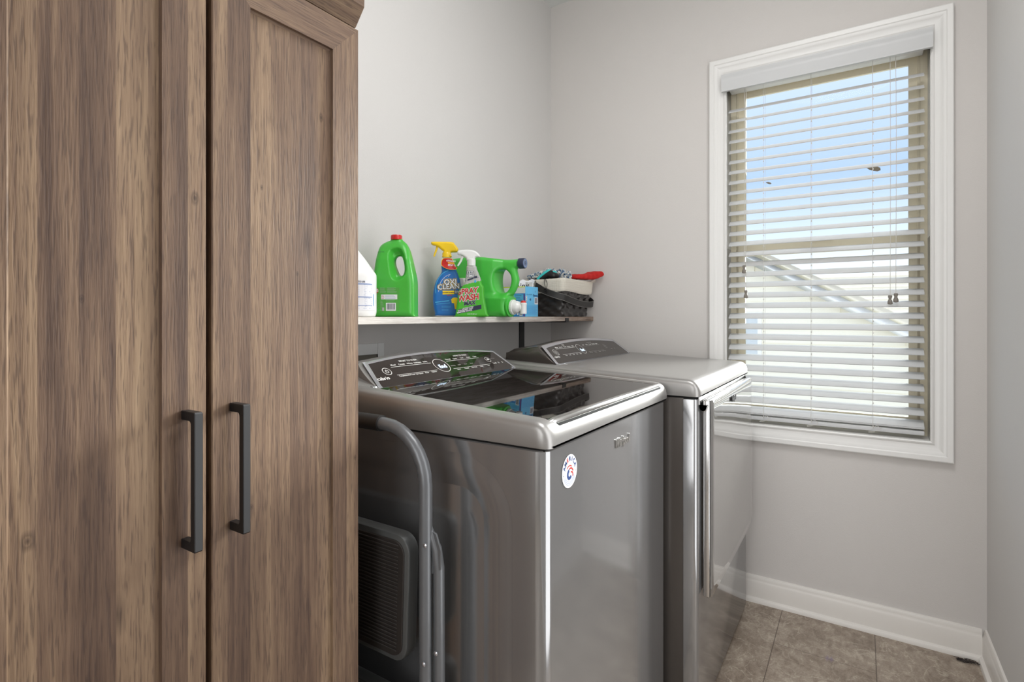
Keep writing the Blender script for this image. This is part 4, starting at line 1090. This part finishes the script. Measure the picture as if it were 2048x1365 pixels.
for k in range(30):
    a = random.uniform(PI*.52, PI*1.02); r_ = random.uniform(120, 200); pr.ring(*q(1255+r_*math.cos(a)*.8, 890-r_*math.sin(a)), 3*KO, 3*KO, 'paper' if k % 2 else 'cyan', seg=6)
for (s, x, y, sz) in (('OXI', 1244, 780, 88), ('CLEAN', 1224, 838, 86)):
    pr.text(s, *q(x, y), sz*KO, 'yellow_p', .115, .06, lift=.0009); pr.text(s, *q(x, y), sz*KO, 'navy', .085, .06, lift=.0012); pr.text(s, *q(x, y), sz*KO, 'paper', .02, .06, lift=.0016)
pr.rect(*qr(1150, 1292, 885, 930), 'yellow_p', 6, 1, slant=.03); pr.text('LAUNDRY & MORE', *q(1222, 908), 17*KO, 'navy', .03); pr.rect(*qr(1292, 1350, 878, 926), 'navy', 2, 1); pr.text('STAIN', *q(1322, 892), 17*KO, 'paper', .03); pr.text('SPRAY', *q(1322, 912), 17*KO, 'paper', .03)
pr.text('REMOVER', *q(1235, 943), 14*KO, 'red_print', .03)
pr.poly([q(1255, 990), q(1280, 970), q(1320, 968), q(1340, 985), q(1340, 1050), q(1325, 1110), q(1300, 1112), q(1290, 1040), q(1262, 1035)][::-1], 'yellow_p')
pr.rect(*qr(1060, 1230, 1012, 1024), 'cyan', 6, 1, slant=.12); pr.rect(*qr(1070, 1240, 1040, 1046), 'cyan', 6, 1, slant=.1)
pr.lines(q(1140, 0)[0], q(1260, 0)[0], q(0, 1078)[1], .0035, 2, 'cyan', .001, .1); pr.lines(q(1140, 0)[0], q(1225, 0)[0], q(0, 1118)[1], .003, 2, 'cyan', .0009, .1)
pr.build('label_print', t)
# red neck tag
tagp = [(1150, 495), (1200, 484), (1262, 490), (1290, 540), (1310, 590), (1328, 600), (1315, 622), (1250, 628), (1185, 612), (1140, 580), (1132, 545)]
bm = B(); P2 = [Vector((a, b)) for a, b in mm(tagp, KO, CXo, 1205)]
cx_ = sum(p.x for p in P2)/len(P2); cz_ = sum(p.y for p in P2)/len(P2)
def tagy(u): return -.0235-.006*(1-min(1, (u/.025)**2))
def fan(bm, P2, lift, mi, sc=1.0):
    n = len(P2); C = bm.verts.new((cx_, tagy(cx_)-lift, cz_)); V = [bm.verts.new((cx_+(p.x-cx_)*sc, tagy(p.x)-lift, cz_+(p.y-cz_)*sc)) for p in P2]
    for i in range(n): bm.faces.new([C, V[i], V[(i+1) % n]]).material_index = mi
fan(bm, catmull(P2, 3, True), 0, 0); fan(bm, catmull(P2, 3, True), .0006, 1, .93)
nt_ = obj('neck_tag', bm, ['yellow_p', 'red'], t, world=False, fin=False)
pr = Print(lambda u, v, l: (u, tagy(u)-.0009-l*.2, v)); pr.text('ATTACKS', *q(1252, 522), 26*KO, 'paper', .05, -.06, lift=.0005); pr.text('TOUGH', *q(1252, 548), 22*KO, 'yellow_p', .05, -.05, lift=.0005); pr.text('STAINS', *q(1262, 576), 29*KO, 'paper', .05, -.04, lift=.0005); pr.build('tag_lettering', nt_)
trigger_head(t, [(1010, 285), (1035, 278), (1090, 277), (1180, 277), (1275, 280), (1300, 305), (1325, 335), (1345, 365), (1340, 385), (1325, 402), (1262, 405), (1252, 415), (1258, 440), (1258, 464), (1150, 464), (1150, 440), (1155, 415), (1160, 395), (1130, 372), (1100, 345), (1060, 325), (1030, 320), (1012, 305)], KO, CXo, 1205, 'yellow', .013,
             [(1085, 322), (1078, 360), (1065, 400), (1052, 435), (1045, 460)])
bm = B(); lathe(bm, [(.0152, q(0, 470)[1]), (.0152, q(0, 415)[1]), (.013, q(0, 405)[1])], (0, 0, 0), 'z', 24); lathe(bm, [(.0125, q(0, 495)[1]), (.0125, q(0, 466)[1])], (0, 0, 0), 'z', 20, mi=1); obj('collar', bm, ['yellow', 'white'], t, world=False)

# green spray bottle, second close-up frame (6.827 per pixel)
KS = 1.697e-3/6.827
sx_, sy_ = -1.108, 1.4643
t = thing('fabric_spray_bottle', 'green and grey spray bottle with white trigger head', 'spray bottle', (sx_, sy_, ZS), facing(sx_, sy_))
CXs = 700
outl = catmull([Vector((a, b)) for a, b in mm([(490, 1192), (482, 1170), (495, 1080), (510, 950), (520, 860), (550, 810), (590, 760), (612, 700), (625, 620), (632, 540), (645, 495), (755, 495), (775, 545), (805, 620), (830, 690), (842, 750), (868, 780), (872, 860), (880, 950), (900, 1060), (918, 1160), (908, 1192)], KS, CXs, 1192)], 3, True)
def f(X, Y, Z):
    d2 = sd_poly(outl, X[:, 0, :], Z[:, 0, :])[:, None, :]
    hh = np.interp(Z, [0, .10, .15, .18], [.023, .020, .015, .012])
    return sd_extr(d2, Y, hh, .008)*.85
zsp = (1192-735)*KS
o, bv = nobj('bottle', f, (-.062, -.032, -.004), (.062, .032, .182), .0024, 'spray_green', t, mats=['spray_green', 'greylbl'], matfn=lambda c: c[:, 2]+c[:, 0]*-.25 > zsp)
pr = Print(project(bv))
def q(x, y): return ((x-CXs)*KS, (1192-y)*KS)
def qr(x0, x1, y0, y1): return (q(x0, 0)[0], q(x1, 0)[0], q(0, y1)[1], q(0, y0)[1])
for (s, x, y, sz) in (('SPRAY', 648, 848, 102), ('WASH', 653, 938, 108)):
    pr.text(s, *q(x, y), sz*KS, 'paper', .09, .14, shear=.15, sx=.92, lift=.0010); pr.text(s, *q(x, y), sz*KS, 'red_print', .035, .14, shear=.15, sx=.92, lift=.0015)
pr.text('MAX', *q(672, 1008), 72*KS, 'paper', .07, .12, shear=.2, lift=.0010); pr.text('MAX', *q(672, 1008), 72*KS, 'navy', .045, .12, shear=.2, lift=.0014)
pr.text('&', *q(636, 895), 24*KS, 'navy', .03, .14, lift=.0017)
pr.rect(*qr(520, 832, 1060, 1120), 'navy', 10, 1, slant=.22)
pr.text('LAUNDRY STAIN', *q(650, 1068), 20*KS, 'paper', .02, .2); pr.text('TOUGHEST DAY', *q(620, 1095), 28*KS, 'paper', .03, .2); pr.text('REMOVER GRADE', *q(606, 1120), 26*KS, 'paper', .03, .2)
pr.text('22 FL OZ (650 mL)', *q(708, 1155), 16*KS, 'paper', .02)
pr.text('1ST', *q(676, 597), 62*KS, 'navy', .09, -.05, lift=.0008); pr.text('1ST', *q(676, 597), 62*KS, 'paper', .02, -.05, lift=.0012)
pr.text('TIME', *q(684, 640), 50*KS, 'navy', .09, .0, lift=.0008); pr.text('TIME', *q(684, 640), 50*KS, 'paper', .02, .0, lift=.0012)
pr.rect(*qr(718, 800, 640, 668), 'navy', 3, 1, slant=.15); pr.rect(*qr(622, 720, 676, 698), 'navy', 3, 1, slant=.3)
pr.ring(*q(750, 716), 14*KS, 16*KS, 'cyan', seg=12); pr.poly([q(738, 708), q(762, 708), q(750, 682)], 'cyan')
pr.lines(q(600, 0)[0], q(740, 0)[0], q(0, 735)[1], .003, 1, 'paper')
pr.build('label_print', t)
trigger_head(t, [(510, 300), (540, 285), (620, 278), (700, 280), (760, 300), (800, 335), (818, 365), (815, 378), (780, 378), (755, 385), (745, 410), (748, 430), (640, 430), (628, 400), (600, 375), (560, 352), (520, 350), (508, 330)], KS, CXs, 1192, 'white', .012,
             [(575, 365), (568, 395), (550, 440), (528, 475), (512, 500)])
bm = B(); lathe(bm, [(.0142, q(0, 497)[1]), (.0145, q(0, 450)[1]), (.0145, q(0, 410)[1]), (.0125, q(0, 400)[1])], (-.0005, 0, 0), 'z', 24); obj('collar', bm, 'white', t, world=False)

# clear-topped dark green bottle standing between the two sprays
t = thing('liquid_bottle', 'dark green bottle with clear cap, between the two spray bottles', 'bottle', (-1.2023, 1.536, ZS))
bm = B(); lathe(bm, [(.018, 0), (.0195, .003), (.0195, .085), (.0185, .100), (.0165, .106), (.0165, .112)], (0, 0, 0), 'z', 28); obj('bottle', bm, 'dkgreen', t, world=False)
bm = B(); lathe(bm, [(.0190, .108), (.0190, .1365), (.0178, .138)], (0, 0, 0), 'z', 28)
for k in range(14): a = k/14*2*PI; box(bm, .019*math.cos(a)-.0009, .019*math.cos(a)+.0009, .019*math.sin(a)-.0009, .019*math.sin(a)+.0009, .110, .134)
obj('cap', bm, 'capclear', t, world=False)['label'] = 'clear plastic cap'

# ---- big green jug lying on its side (axis out towards the room)
jx, jy = -1.16, 1.612
t = thing('dispenser_jug', 'large green jug lying on its side with white tap and dark cap', 'detergent jug', (jx, jy, ZS), math.radians(4))
wz_ = lambda pts: [Vector((x-jx, z-ZS)) for x, z in pts]
outl = catmull(wz_([(-1.302, 1.172), (-1.306, 1.20), (-1.304, 1.33), (-1.296, 1.368), (-1.27, 1.382), (-1.20, 1.386), (-1.15, 1.384), (-1.10, 1.377), (-1.06, 1.373), (-1.022, 1.3725), (-1.014, 1.372), (-1.014, 1.342), (-1.024, 1.338), (-1.020, 1.318), (-1.016, 1.300), (-1.021, 1.278), (-1.034, 1.254), (-1.049, 1.243), (-1.045, 1.234), (-1.052, 1.215), (-1.052, 1.180), (-1.058, 1.170), (-1.09, 1.1685), (-1.25, 1.1685)]), 3, True)
hole = catmull(wz_([(-1.098, 1.325), (-1.082, 1.338), (-1.062, 1.335), (-1.046, 1.318), (-1.042, 1.296), (-1.048, 1.272), (-1.062, 1.256), (-1.082, 1.254), (-1.096, 1.268), (-1.102, 1.296)]), 3, True)
def f(X, Y, Z):
    d2 = sd_poly(outl, X[:, 0, :], Z[:, 0, :])[:, None, :]; hd = sd_poly(hole, X[:, 0, :], Z[:, 0, :])[:, None, :]
    hh = np.interp(X, [-.15, .02, .06, .09, .13, .16], [.055, .055, .042, .020, .016, .016])
    lowz = np.interp(Z, [0, .065, .085], [1, 1, 0]); hh2 = np.interp(X, [-.15, .05, .09, .12], [.055, .055, .048, .044])
    hh = hh*(1-lowz)+np.maximum(hh, hh2)*lowz
    hh = hh*np.interp(Z, [0, .02, .04, .3], [.86, .97, 1, 1])
    d_ = sd_extr(d2, Y, hh, .015)
    return smax(d_, -hd, .012)*.7
o, bv = nobj('bottle', f, (-.152, -.068, -.004), (.156, .068, .224), .0034, 'green2', t)
bm = B(); lathe(bm, [(.034, .108), (.037, .109), (.037, .114), (.030, .1155), (.030, .119)], (0, -.004, .036), 'x', 32); obj('neck_ring', bm, 'green2', t, world=False)
bm = B(); lathe(bm, [(.0165, .145), (.0190, .1465), (.0190, .166), (.0180, .168), (.0165, .1685)], (0, 0, .189), 'x', 28)
cp_ = obj('cap', bm, 'navycap', t, world=False); cp_['label'] = 'dark blue screw cap'
bm = B(); n_ = (1, 0, 0); disc(bm, (.1688, 0, .189), n_, .0160); disc(bm, (.1692, 0, .189), n_, .0075, .0055, mi=1); disc(bm, (.1694, 0, .189), n_, .0028, mi=1)
obj('cap_face', bm, ['capface', 'navycap'], cp_, world=False, fin=False)
bm = B(); lathe(bm, [(.0250, .118), (.0265, .119), (.0265, .127), (.0235, .128), (.0225, .138), (.0200, .146), (.0165, .149), (.0150, .158), (.010, .160)], (0, -.004, .034), 'x', 28)
for k in range(26): a = k/26*2*PI; box(bm, .119, .127, -.004+.0262*math.cos(a)-.0009, -.004+.0262*math.cos(a)+.0009, .034+.0262*math.sin(a)-.0009, .034+.0262*math.sin(a)+.0009)
tp = obj('tap', bm, 'white', t, world=False, ang=50)
bm = B(); lathe(bm, [(.0105, -.024), (.0118, -.023), (.0118, .006), (.0125, .008), (.0125, .014), (.0110, .0155)], (.163, -.004, .034), 'z', 24); box(bm, .150, .160, -.012, .004, .028, .042, .003); obj('tap_spout', bm, 'white', tp, world=False)
bm = B(); lathe(bm, [(.0098, .0150), (.0098, .0185), (.0075, .0222), (.003, .0235)], (.163, -.004, .034), 'z', 24); obj('tap_button', bm, 'red', tp, world=False)['label'] = 'red push button'

# ---- blue carton
t = thing('dryer_sheet_carton', 'light blue carton with barcode, left of the wicker basket', 'carton', (-1.16, 1.855, ZS))
bm = B(); x0, x1, y0, y1, zz = -1.235, -1.100, 1.803, 1.901, .1195
box(bm, x0, x1, y0, y1, ZS, ZS+zz, .0015, 2); obj('carton', bm, 'boxblue', t)
pr = Print(lambda u, v, l: (x1+l, u, ZS+v))      # face to the room
pr.text('Downy', 1.878, .085, .0125, 'blue_print', .03, sx=1.0); pr.ring(1.878, .101, .003, .003, 'blue_print', .0008)
pr.bars(1.872, 1.899, .050, .078, vert=True); pr.rect(1.8035, 1.814, .060, .082, 'paper')
for v in (.063, .070, .078): pr.ring(1.809, v, .0022, .0022, 'navy', seg=8)
pr.text('40', 1.838, .068, .012, 'blue_print', .02); pr.lines(1.806, 1.898, .042, .0052, 7, 'boxblue2', .0009, .2); pr.text('FABRIC SOFTENER', 1.83, .088, .005, 'blue_print')
pr.build('front_print', t, True)
pr = Print(lambda u, v, l: (u, y0-l, ZS+v))      # end panel
pr.rect(x0, x1-.001, .0015, .092, 'boxblue2'); pr.rect(x0, x1-.001, .092, .1155, 'paper'); pr.rect(x0, x1-.001, .1155, .1190, 'lime')
pr.rect(x1-.008, x1-.003, .002, .090, 'purple'); pr.rect(-1.168, -1.110, .03, .088, 'boxblue'); pr.lines(-1.150, -1.112, .082, .009, 5, 'blue_print', .0018, .5)
pr.rect(-1.166, -1.112, .034, .052, 'cyan'); pr.bars(-1.128, -1.113, .004, .036, vert=False); pr.rect(-1.139, -1.132, .006, .022, 'paper'); pr.rect(-1.19, -1.168, .002, .018, 'yellow_p')
pr.rect(-1.232, -1.19, .06, .088, 'dkgreen'); pr.text('FRESH', -1.205, .082, .010, 'paper', .03); pr.ring(-1.206, .07, .004, .004, 'paper')
pr.build('end_print', t, True)

# ---- soft pouch behind the carton
t = thing('scent_pouch', 'crumpled white pouch with black script, leaning behind the blue carton', 'pouch', (-1.235, 1.985, ZS), facing(-1.235, 1.985, 6))
def f(X, Y, Z):
    zz_ = np.interp(Z, [0, .02, .12, .165], [.020, .026, .017, .003]); cxx = .10*Z*0.3
    sk = X-.25*(Z-.1)
    return np.maximum(np.maximum(np.abs(sk)-(.058-.03*Z), -Z), np.maximum(Z-(.158+.03*X+.004*np.sin(X*160)), (np.abs(Y-.01*np.sin(X*50+Z*40))-zz_)))*.8
o, bv = nobj('pouch', f, (-.10, -.045, -.004), (.10, .045, .172), .0032, 'paper', t, mats=['paper', 'recess'], matfn=lambda c: (c[:, 0]-.25*(c[:, 2]-.1) > .046))
pr = Print(project(bv)); pr.text('Shiny', -.006, .130, .036, 'black', .012, .12, shear=.25, lift=.0008)
pr.ring(.030, .104, .014, .010, 'red_print', seg=12, lift=.0006); pr.rect(.02, .05, .12, .15, 'greylbl', 3, 3, lift=.0004); pr.build('pouch_print', t)

# ---- wicker basket with liner and handle
t = thing('wicker_basket', 'black woven basket with white cloth liner at the end of the shelf', 'basket', (-1.195, 2.225, ZS))
bx0, bx1, by0, by1 = -1.296, -1.091, 2.092, 2.356; BH = 0.158
def bring(k, n, z, out=0.0, r=.022):
    """point k of n around the rounded-rectangle plan at height z (flares upward)"""
    fl = 0.020*(z/BH)+out
    X0, X1, Y0, Y1 = bx0-fl*.3, bx1+fl*.9, by0-fl, by1+fl*.85
    per = 2*((X1-X0)+(Y1-Y0)); s = (k % n)/n*per
    for (ax_, ay_), (bx_, by_), nn in (((X1, Y0), (X1, Y1), (1, 0)), ((X1, Y1), (X0, Y1), (0, 1)), ((X0, Y1), (X0, Y0), (-1, 0)), ((X0, Y0), (X1, Y0), (0, -1))):
        L = abs(bx_-ax_)+abs(by_-ay_)
        if s <= L:
            u = s/L; p = Vector((ax_+(bx_-ax_)*u, ay_+(by_-ay_)*u))
            c = Vector(((X0+X1)/2, (Y0+Y1)/2)); dx_, dy_ = p-c; hx, hy = (X1-X0)/2, (Y1-Y0)/2
            qx, qy = abs(dx_)-(hx-r), abs(dy_)-(hy-r)
            if qx > 0 and qy > 0:
                m_ = math.hypot(qx, qy); f_ = r/m_ if m_ > 0 else 1
                nrm = Vector((math.copysign(qx, dx_), math.copysign(qy, dy_)))/m_
                p = Vector((c.x+math.copysign(hx-r+qx*f_ if m_ > r else abs(dx_)-hx+r+hx-r, dx_), c.y+math.copysign(hy-r+qy*f_ if m_ > r else abs(dy_)-hy+r+hy-r, dy_)))
                return p, nrm
            return p, Vector(nn)
        s -= L
    return Vector((X1, Y0)), Vector((1, 0))
bm = B(); NC = 30; SUB = 4; NR = 8; rows = []
n = NC*SUB
for j in range(NR*SUB+1):
    z = BH*j/(NR*SUB); rw = []
    for k in range(n):
        p, nn = bring(k, n, z)
        ph = math.pi*(k/SUB); rowi = min(NR-1, j//SUB)
        wv = math.sin(ph/1.0)*(1 if rowi % 2 == 0 else -1)
        fall = abs(math.sin(PI*(j/SUB)))**.5
        off = .0044*wv*fall+.0014*fall
        rw.append(bm.verts.new((p.x+nn.x*off, p.y+nn.y*off, ZS+.0015+z)))
    rows.append(rw)
for A, C in zip(rows, rows[1:]):
    for k in range(n): bm.faces.new([A[k], A[(k+1) % n], C[(k+1) % n], C[k]])
bm.faces.new(rows[0][::-1])
obj('woven_body', bm, 'wicker', t, ang=70)
bm = B(); rows = []
prof = [(.108, .004), (.107, .0065), (.115, .008), (.13, .0075), (.150, .007), (.160, .006), (.166, .003), (.165, -.004), (.150, -.007), (.12, -.008)]
n = 400
for pi_, (z, o_) in enumerate(prof):
    rw = []
    for k in range(n):
        p, nn = bring(k, n, min(z, BH), o_)
        sag = .0045*math.sin(k*2*PI/n*3+1)*(1 if pi_ < 3 else .4); wv = .0004*math.sin(k*1.9)
        rw.append(bm.verts.new((p.x+nn.x*wv, p.y+nn.y*wv, ZS+z+sag)))
    rows.append(rw)
# refine between profile rings with waffle ripple
fin_rows = []
for A, C in zip(rows, rows[1:]):
    for s in range(6):
        rw = []
        for k in range(n):
            co = A[k].co.lerp(C[k].co, s/6); ctr_ = Vector((-1.2, 2.22, co.z)); dvec = (co-ctr_); dvec.z = 0; dvec.normalize()
            rw.append(bm.verts.new(co+dvec*(.0009*math.sin(co.z*2*PI/.0055))))
        fin_rows.append(rw)
for A in rows:
    for v_ in A: bm.verts.remove(v_)
for A, C in zip(fin_rows, fin_rows[1:]):
    for k in range(n): bm.faces.new([A[k], A[(k+1) % n], C[(k+1) % n], C[k]])
obj('cloth_liner', bm, 'liner', t, ang=80)['label'] = 'white waffle cloth liner folded over the rim'
bm = B()
hp = [(-1.232, 2.066, 1.318), (-1.20, 2.060, 1.302), (-1.155, 2.056, 1.280), (-1.105, 2.060, 1.262), (-1.072, 2.085, 1.250), (-1.066, 2.13, 1.240), (-1.062, 2.20, 1.229), (-1.062, 2.28, 1.224), (-1.064, 2.345, 1.226), (-1.078, 2.384, 1.236), (-1.115, 2.392, 1.258), (-1.18, 2.3935, 1.290), (-1.232, 2.392, 1.318)]
hp = catmull(hp, 5)
hs_ = []
def strap(bm, P, hw, th):
    rings = []
    for i, p in enumerate(P):
        tn = (P[min(i+1, len(P)-1)]-P[max(i-1, 0)]).normalized(); c = Vector((-1.19, 2.225, p.z)); o_ = (p-c); o_.z = 0
        o_ = (o_-tn*o_.dot(tn)).normalized(); up = tn.cross(o_); up = up if up.z > 0 else -up
        rings.append([bm.verts.new(p+up*a+o_*b) for a, b in ((-hw, -th), (-hw, th), (hw, th), (hw, -th))])
    for A, C in zip(rings, rings[1:]):
        for k in range(4): bm.faces.new([A[k], A[(k+1) % 4], C[(k+1) % 4], C[k]])
    bm.faces.new(rings[0][::-1]); bm.faces.new(rings[-1])
strap(bm, hp, .0145, .0016)
hd_ = obj('handle', bm, 'strap', t, ang=50)
bm = B()
for s in (-.0132, .0132):
    L = []
    for i, p in enumerate(hp):
        tn = (hp[min(i+1, len(hp)-1)]-hp[max(i-1, 0)]).normalized(); c = Vector((-1.19, 2.225, p.z)); o_ = (p-c); o_.z = 0
        o_ = (o_-tn*o_.dot(tn)).normalized(); up = tn.cross(o_); up = up if up.z > 0 else -up
        L.append(p+up*s+o_*.0017)
    tube(bm, L[8:-8], .0006, 5)
obj('handle_stitching', bm, 'stitch', hd_)
for yy, sgn in ((2.0635, -1), (2.394, 1)):
    bm = B(); lathe(bm, [(.0135, 0), (.0135, .003*sgn), (.011, .004*sgn)], (-1.232, yy, 1.318), 'y', 20); lathe(bm, [(.004, .004*sgn), (.004, .0055*sgn), (.002, .006*sgn)], (-1.232, yy, 1.318), 'y', 12, mi=1); obj('handle_pivot', bm, ['black', 'silver'], t)
bm = B()   # thin black tie hanging over the liner
for s in (-1, 1):
    tube(bm, catmull([(-1.165+.001*s, 2.075, 1.338), (-1.158+.004*s, 2.062, 1.330), (-1.152+.007*s, 2.0575, 1.312), (-1.150+.003*s, 2.0565, 1.296), (-1.149, 2.0545, 1.290)], 5), .0012, 7)
tube(bm, catmull([(-1.149, 2.052, 1.290), (-1.142, 2.0505, 1.284), (-1.150, 2.050, 1.280), (-1.157, 2.0505, 1.285), (-1.149, 2.051, 1.291)], 5), .0022, 7)
tube(bm, catmull([(-1.149, 2.052, 1.288), (-1.145, 2.0505, 1.277), (-1.146, 2.0505, 1.268)], 4), .0018, 7)
obj('liner_tie', bm, 'black', t)

# contents
t = thing('chenille_duster', 'blue and white chenille mop head spilling over the basket rim', 'mop head', (-1.20, 2.20, ZS+.15))
bm = B(); random.seed(11)
def loop(base, tip, wdt):
    b, tp_ = Vector(base), Vector(tip); d_ = tp_-b; sd = d_.cross(Vector((random.uniform(-1, 1), random.uniform(-1, 1), random.uniform(-.2, 1)))).normalized()*wdt
    P = catmull([b, b+d_*.5+sd, tp_+sd*.8, tp_+d_.normalized()*wdt*.7, tp_-sd*.8, b+d_*.5-sd, b+sd*.1], 3)
    m_ = len(P); tube(bm, P, [.0040+.0012*math.sin(i*2.4) for i in range(m_)], 7)
for k in range(95):
    a = random.uniform(0, 2*PI); el = random.uniform(.05, 1.3)
    c = Vector((-1.148, 2.186, 1.322)); r_ = random.uniform(.048, .062)
    loop(c+Vector((random.uniform(-.012, .012), random.uniform(-.015, .015), 0)), c+Vector((math.cos(a)*math.cos(el)*r_, min(math.sin(a)*math.cos(el)*r_*1.15, .030), math.sin(el)*r_*.98)), .006)
for k in range(110):
    u = random.random(); c = Vector((-1.262+.09*u, 2.120+.03*u, 1.328+.010*u))
    d_ = Vector((random.uniform(-.5, .5), random.uniform(-.5, .3), random.uniform(.25, 1))).normalized()
    loop(c, c+d_*(.026+.018*u), .007)
obj('chenille_loops', bm, 'mop', t, ang=80)
t = thing('scrub_brush', 'teal and black scrub brush lying on top of the basket', 'scrub brush', (-1.13, 2.13, ZS+.16))
bm = B(); tube(bm, catmull([(-1.204, 2.080, 1.334), (-1.190, 2.082, 1.346), (-1.176, 2.086, 1.358), (-1.162, 2.092, 1.368), (-1.150, 2.100, 1.372)], 4), 1, 12, flat=(.006, .010)); obj('handle', bm, 'teal', t, ang=60)
def f(X, Y, Z):
    d_ = sd_ell(X, Y, Z, (-1.134, 2.102, 1.348), (.020, .027, .016))
    d_ = smin(d_, sd_caps(X, Y, Z, (-1.188, 2.082, 1.338), (-1.146, 2.095, 1.360), .010, .014), .012)
    return d_
nobj('head', f, (-1.21, 2.05, 1.32), (-1.09, 2.16, 1.385), .0026, 'black', t, world=True)
def f(X, Y, Z): return np.maximum(sd_ell(X, Y, Z, (-1.136, 2.104, 1.362), (.012, .019, .010)), -(sd_ell(X, Y, Z, (-1.122, 2.110, 1.366), (.007, .008, .006))))
nobj('soft_grip', f, (-1.155, 2.075, 1.345), (-1.105, 2.145, 1.385), .002, 'teal', t, world=True)
t = thing('red_cloth', 'folded red cloth sticking up at the right end of the basket', 'cloth', (-1.15, 2.32, ZS+.14))
prof = [(2.232, 1.342), (2.235, 1.358), (2.26, 1.365), (2.29, 1.364), (2.32, 1.369), (2.35, 1.379), (2.375, 1.384), (2.391, 1.377), (2.392, 1.364), (2.380, 1.355), (2.362, 1.349), (2.35, 1.345), (2.33, 1.342), (2.25, 1.341)]
prof = catmull([Vector(p) for p in prof], 3, True)
def f(X, Y, Z):
    d2 = sd_poly(prof, Y[0, :, :], Z[0, :, :])[None, :, :]
    return sd_extr(d2, X+1.090-.42*(Y-2.29)+.004*np.sin(Y*38), .030, .010)*.8+.0010*np.sin(Y*170+Z*60)*np.sin(X*120)
nobj('fold', f, (-1.16, 2.22, 1.29), (-1.005, 2.405, 1.392), .003, 'redcloth', t, world=True)
bm = B(); tube(bm, catmull([(-1.072, 2.352, 1.330), (-1.066, 2.366, 1.338), (-1.064, 2.380, 1.343), (-1.066, 2.384, 1.336), (-1.074, 2.372, 1.328)], 5), 1, 10, flat=(.004, .0016)); obj('loop', bm, 'liner', t)

# lint on the floor in the far right corner
bm = B(); random.seed(3)
for k in range(16):
    p = Vector((0.300+random.uniform(-.02, .02), 2.366+random.uniform(-.008, .008), .002))
    tube(bm, catmull([p+Vector((random.uniform(-.018, .018), random.uniform(-.008, .008), random.uniform(0, .006))) for _ in range(4)], 3), .0011, 5)
tag(obj('lint_clump', bm, 'lint'), 'small dark lint clump on the floor in the far corner', 'lint')
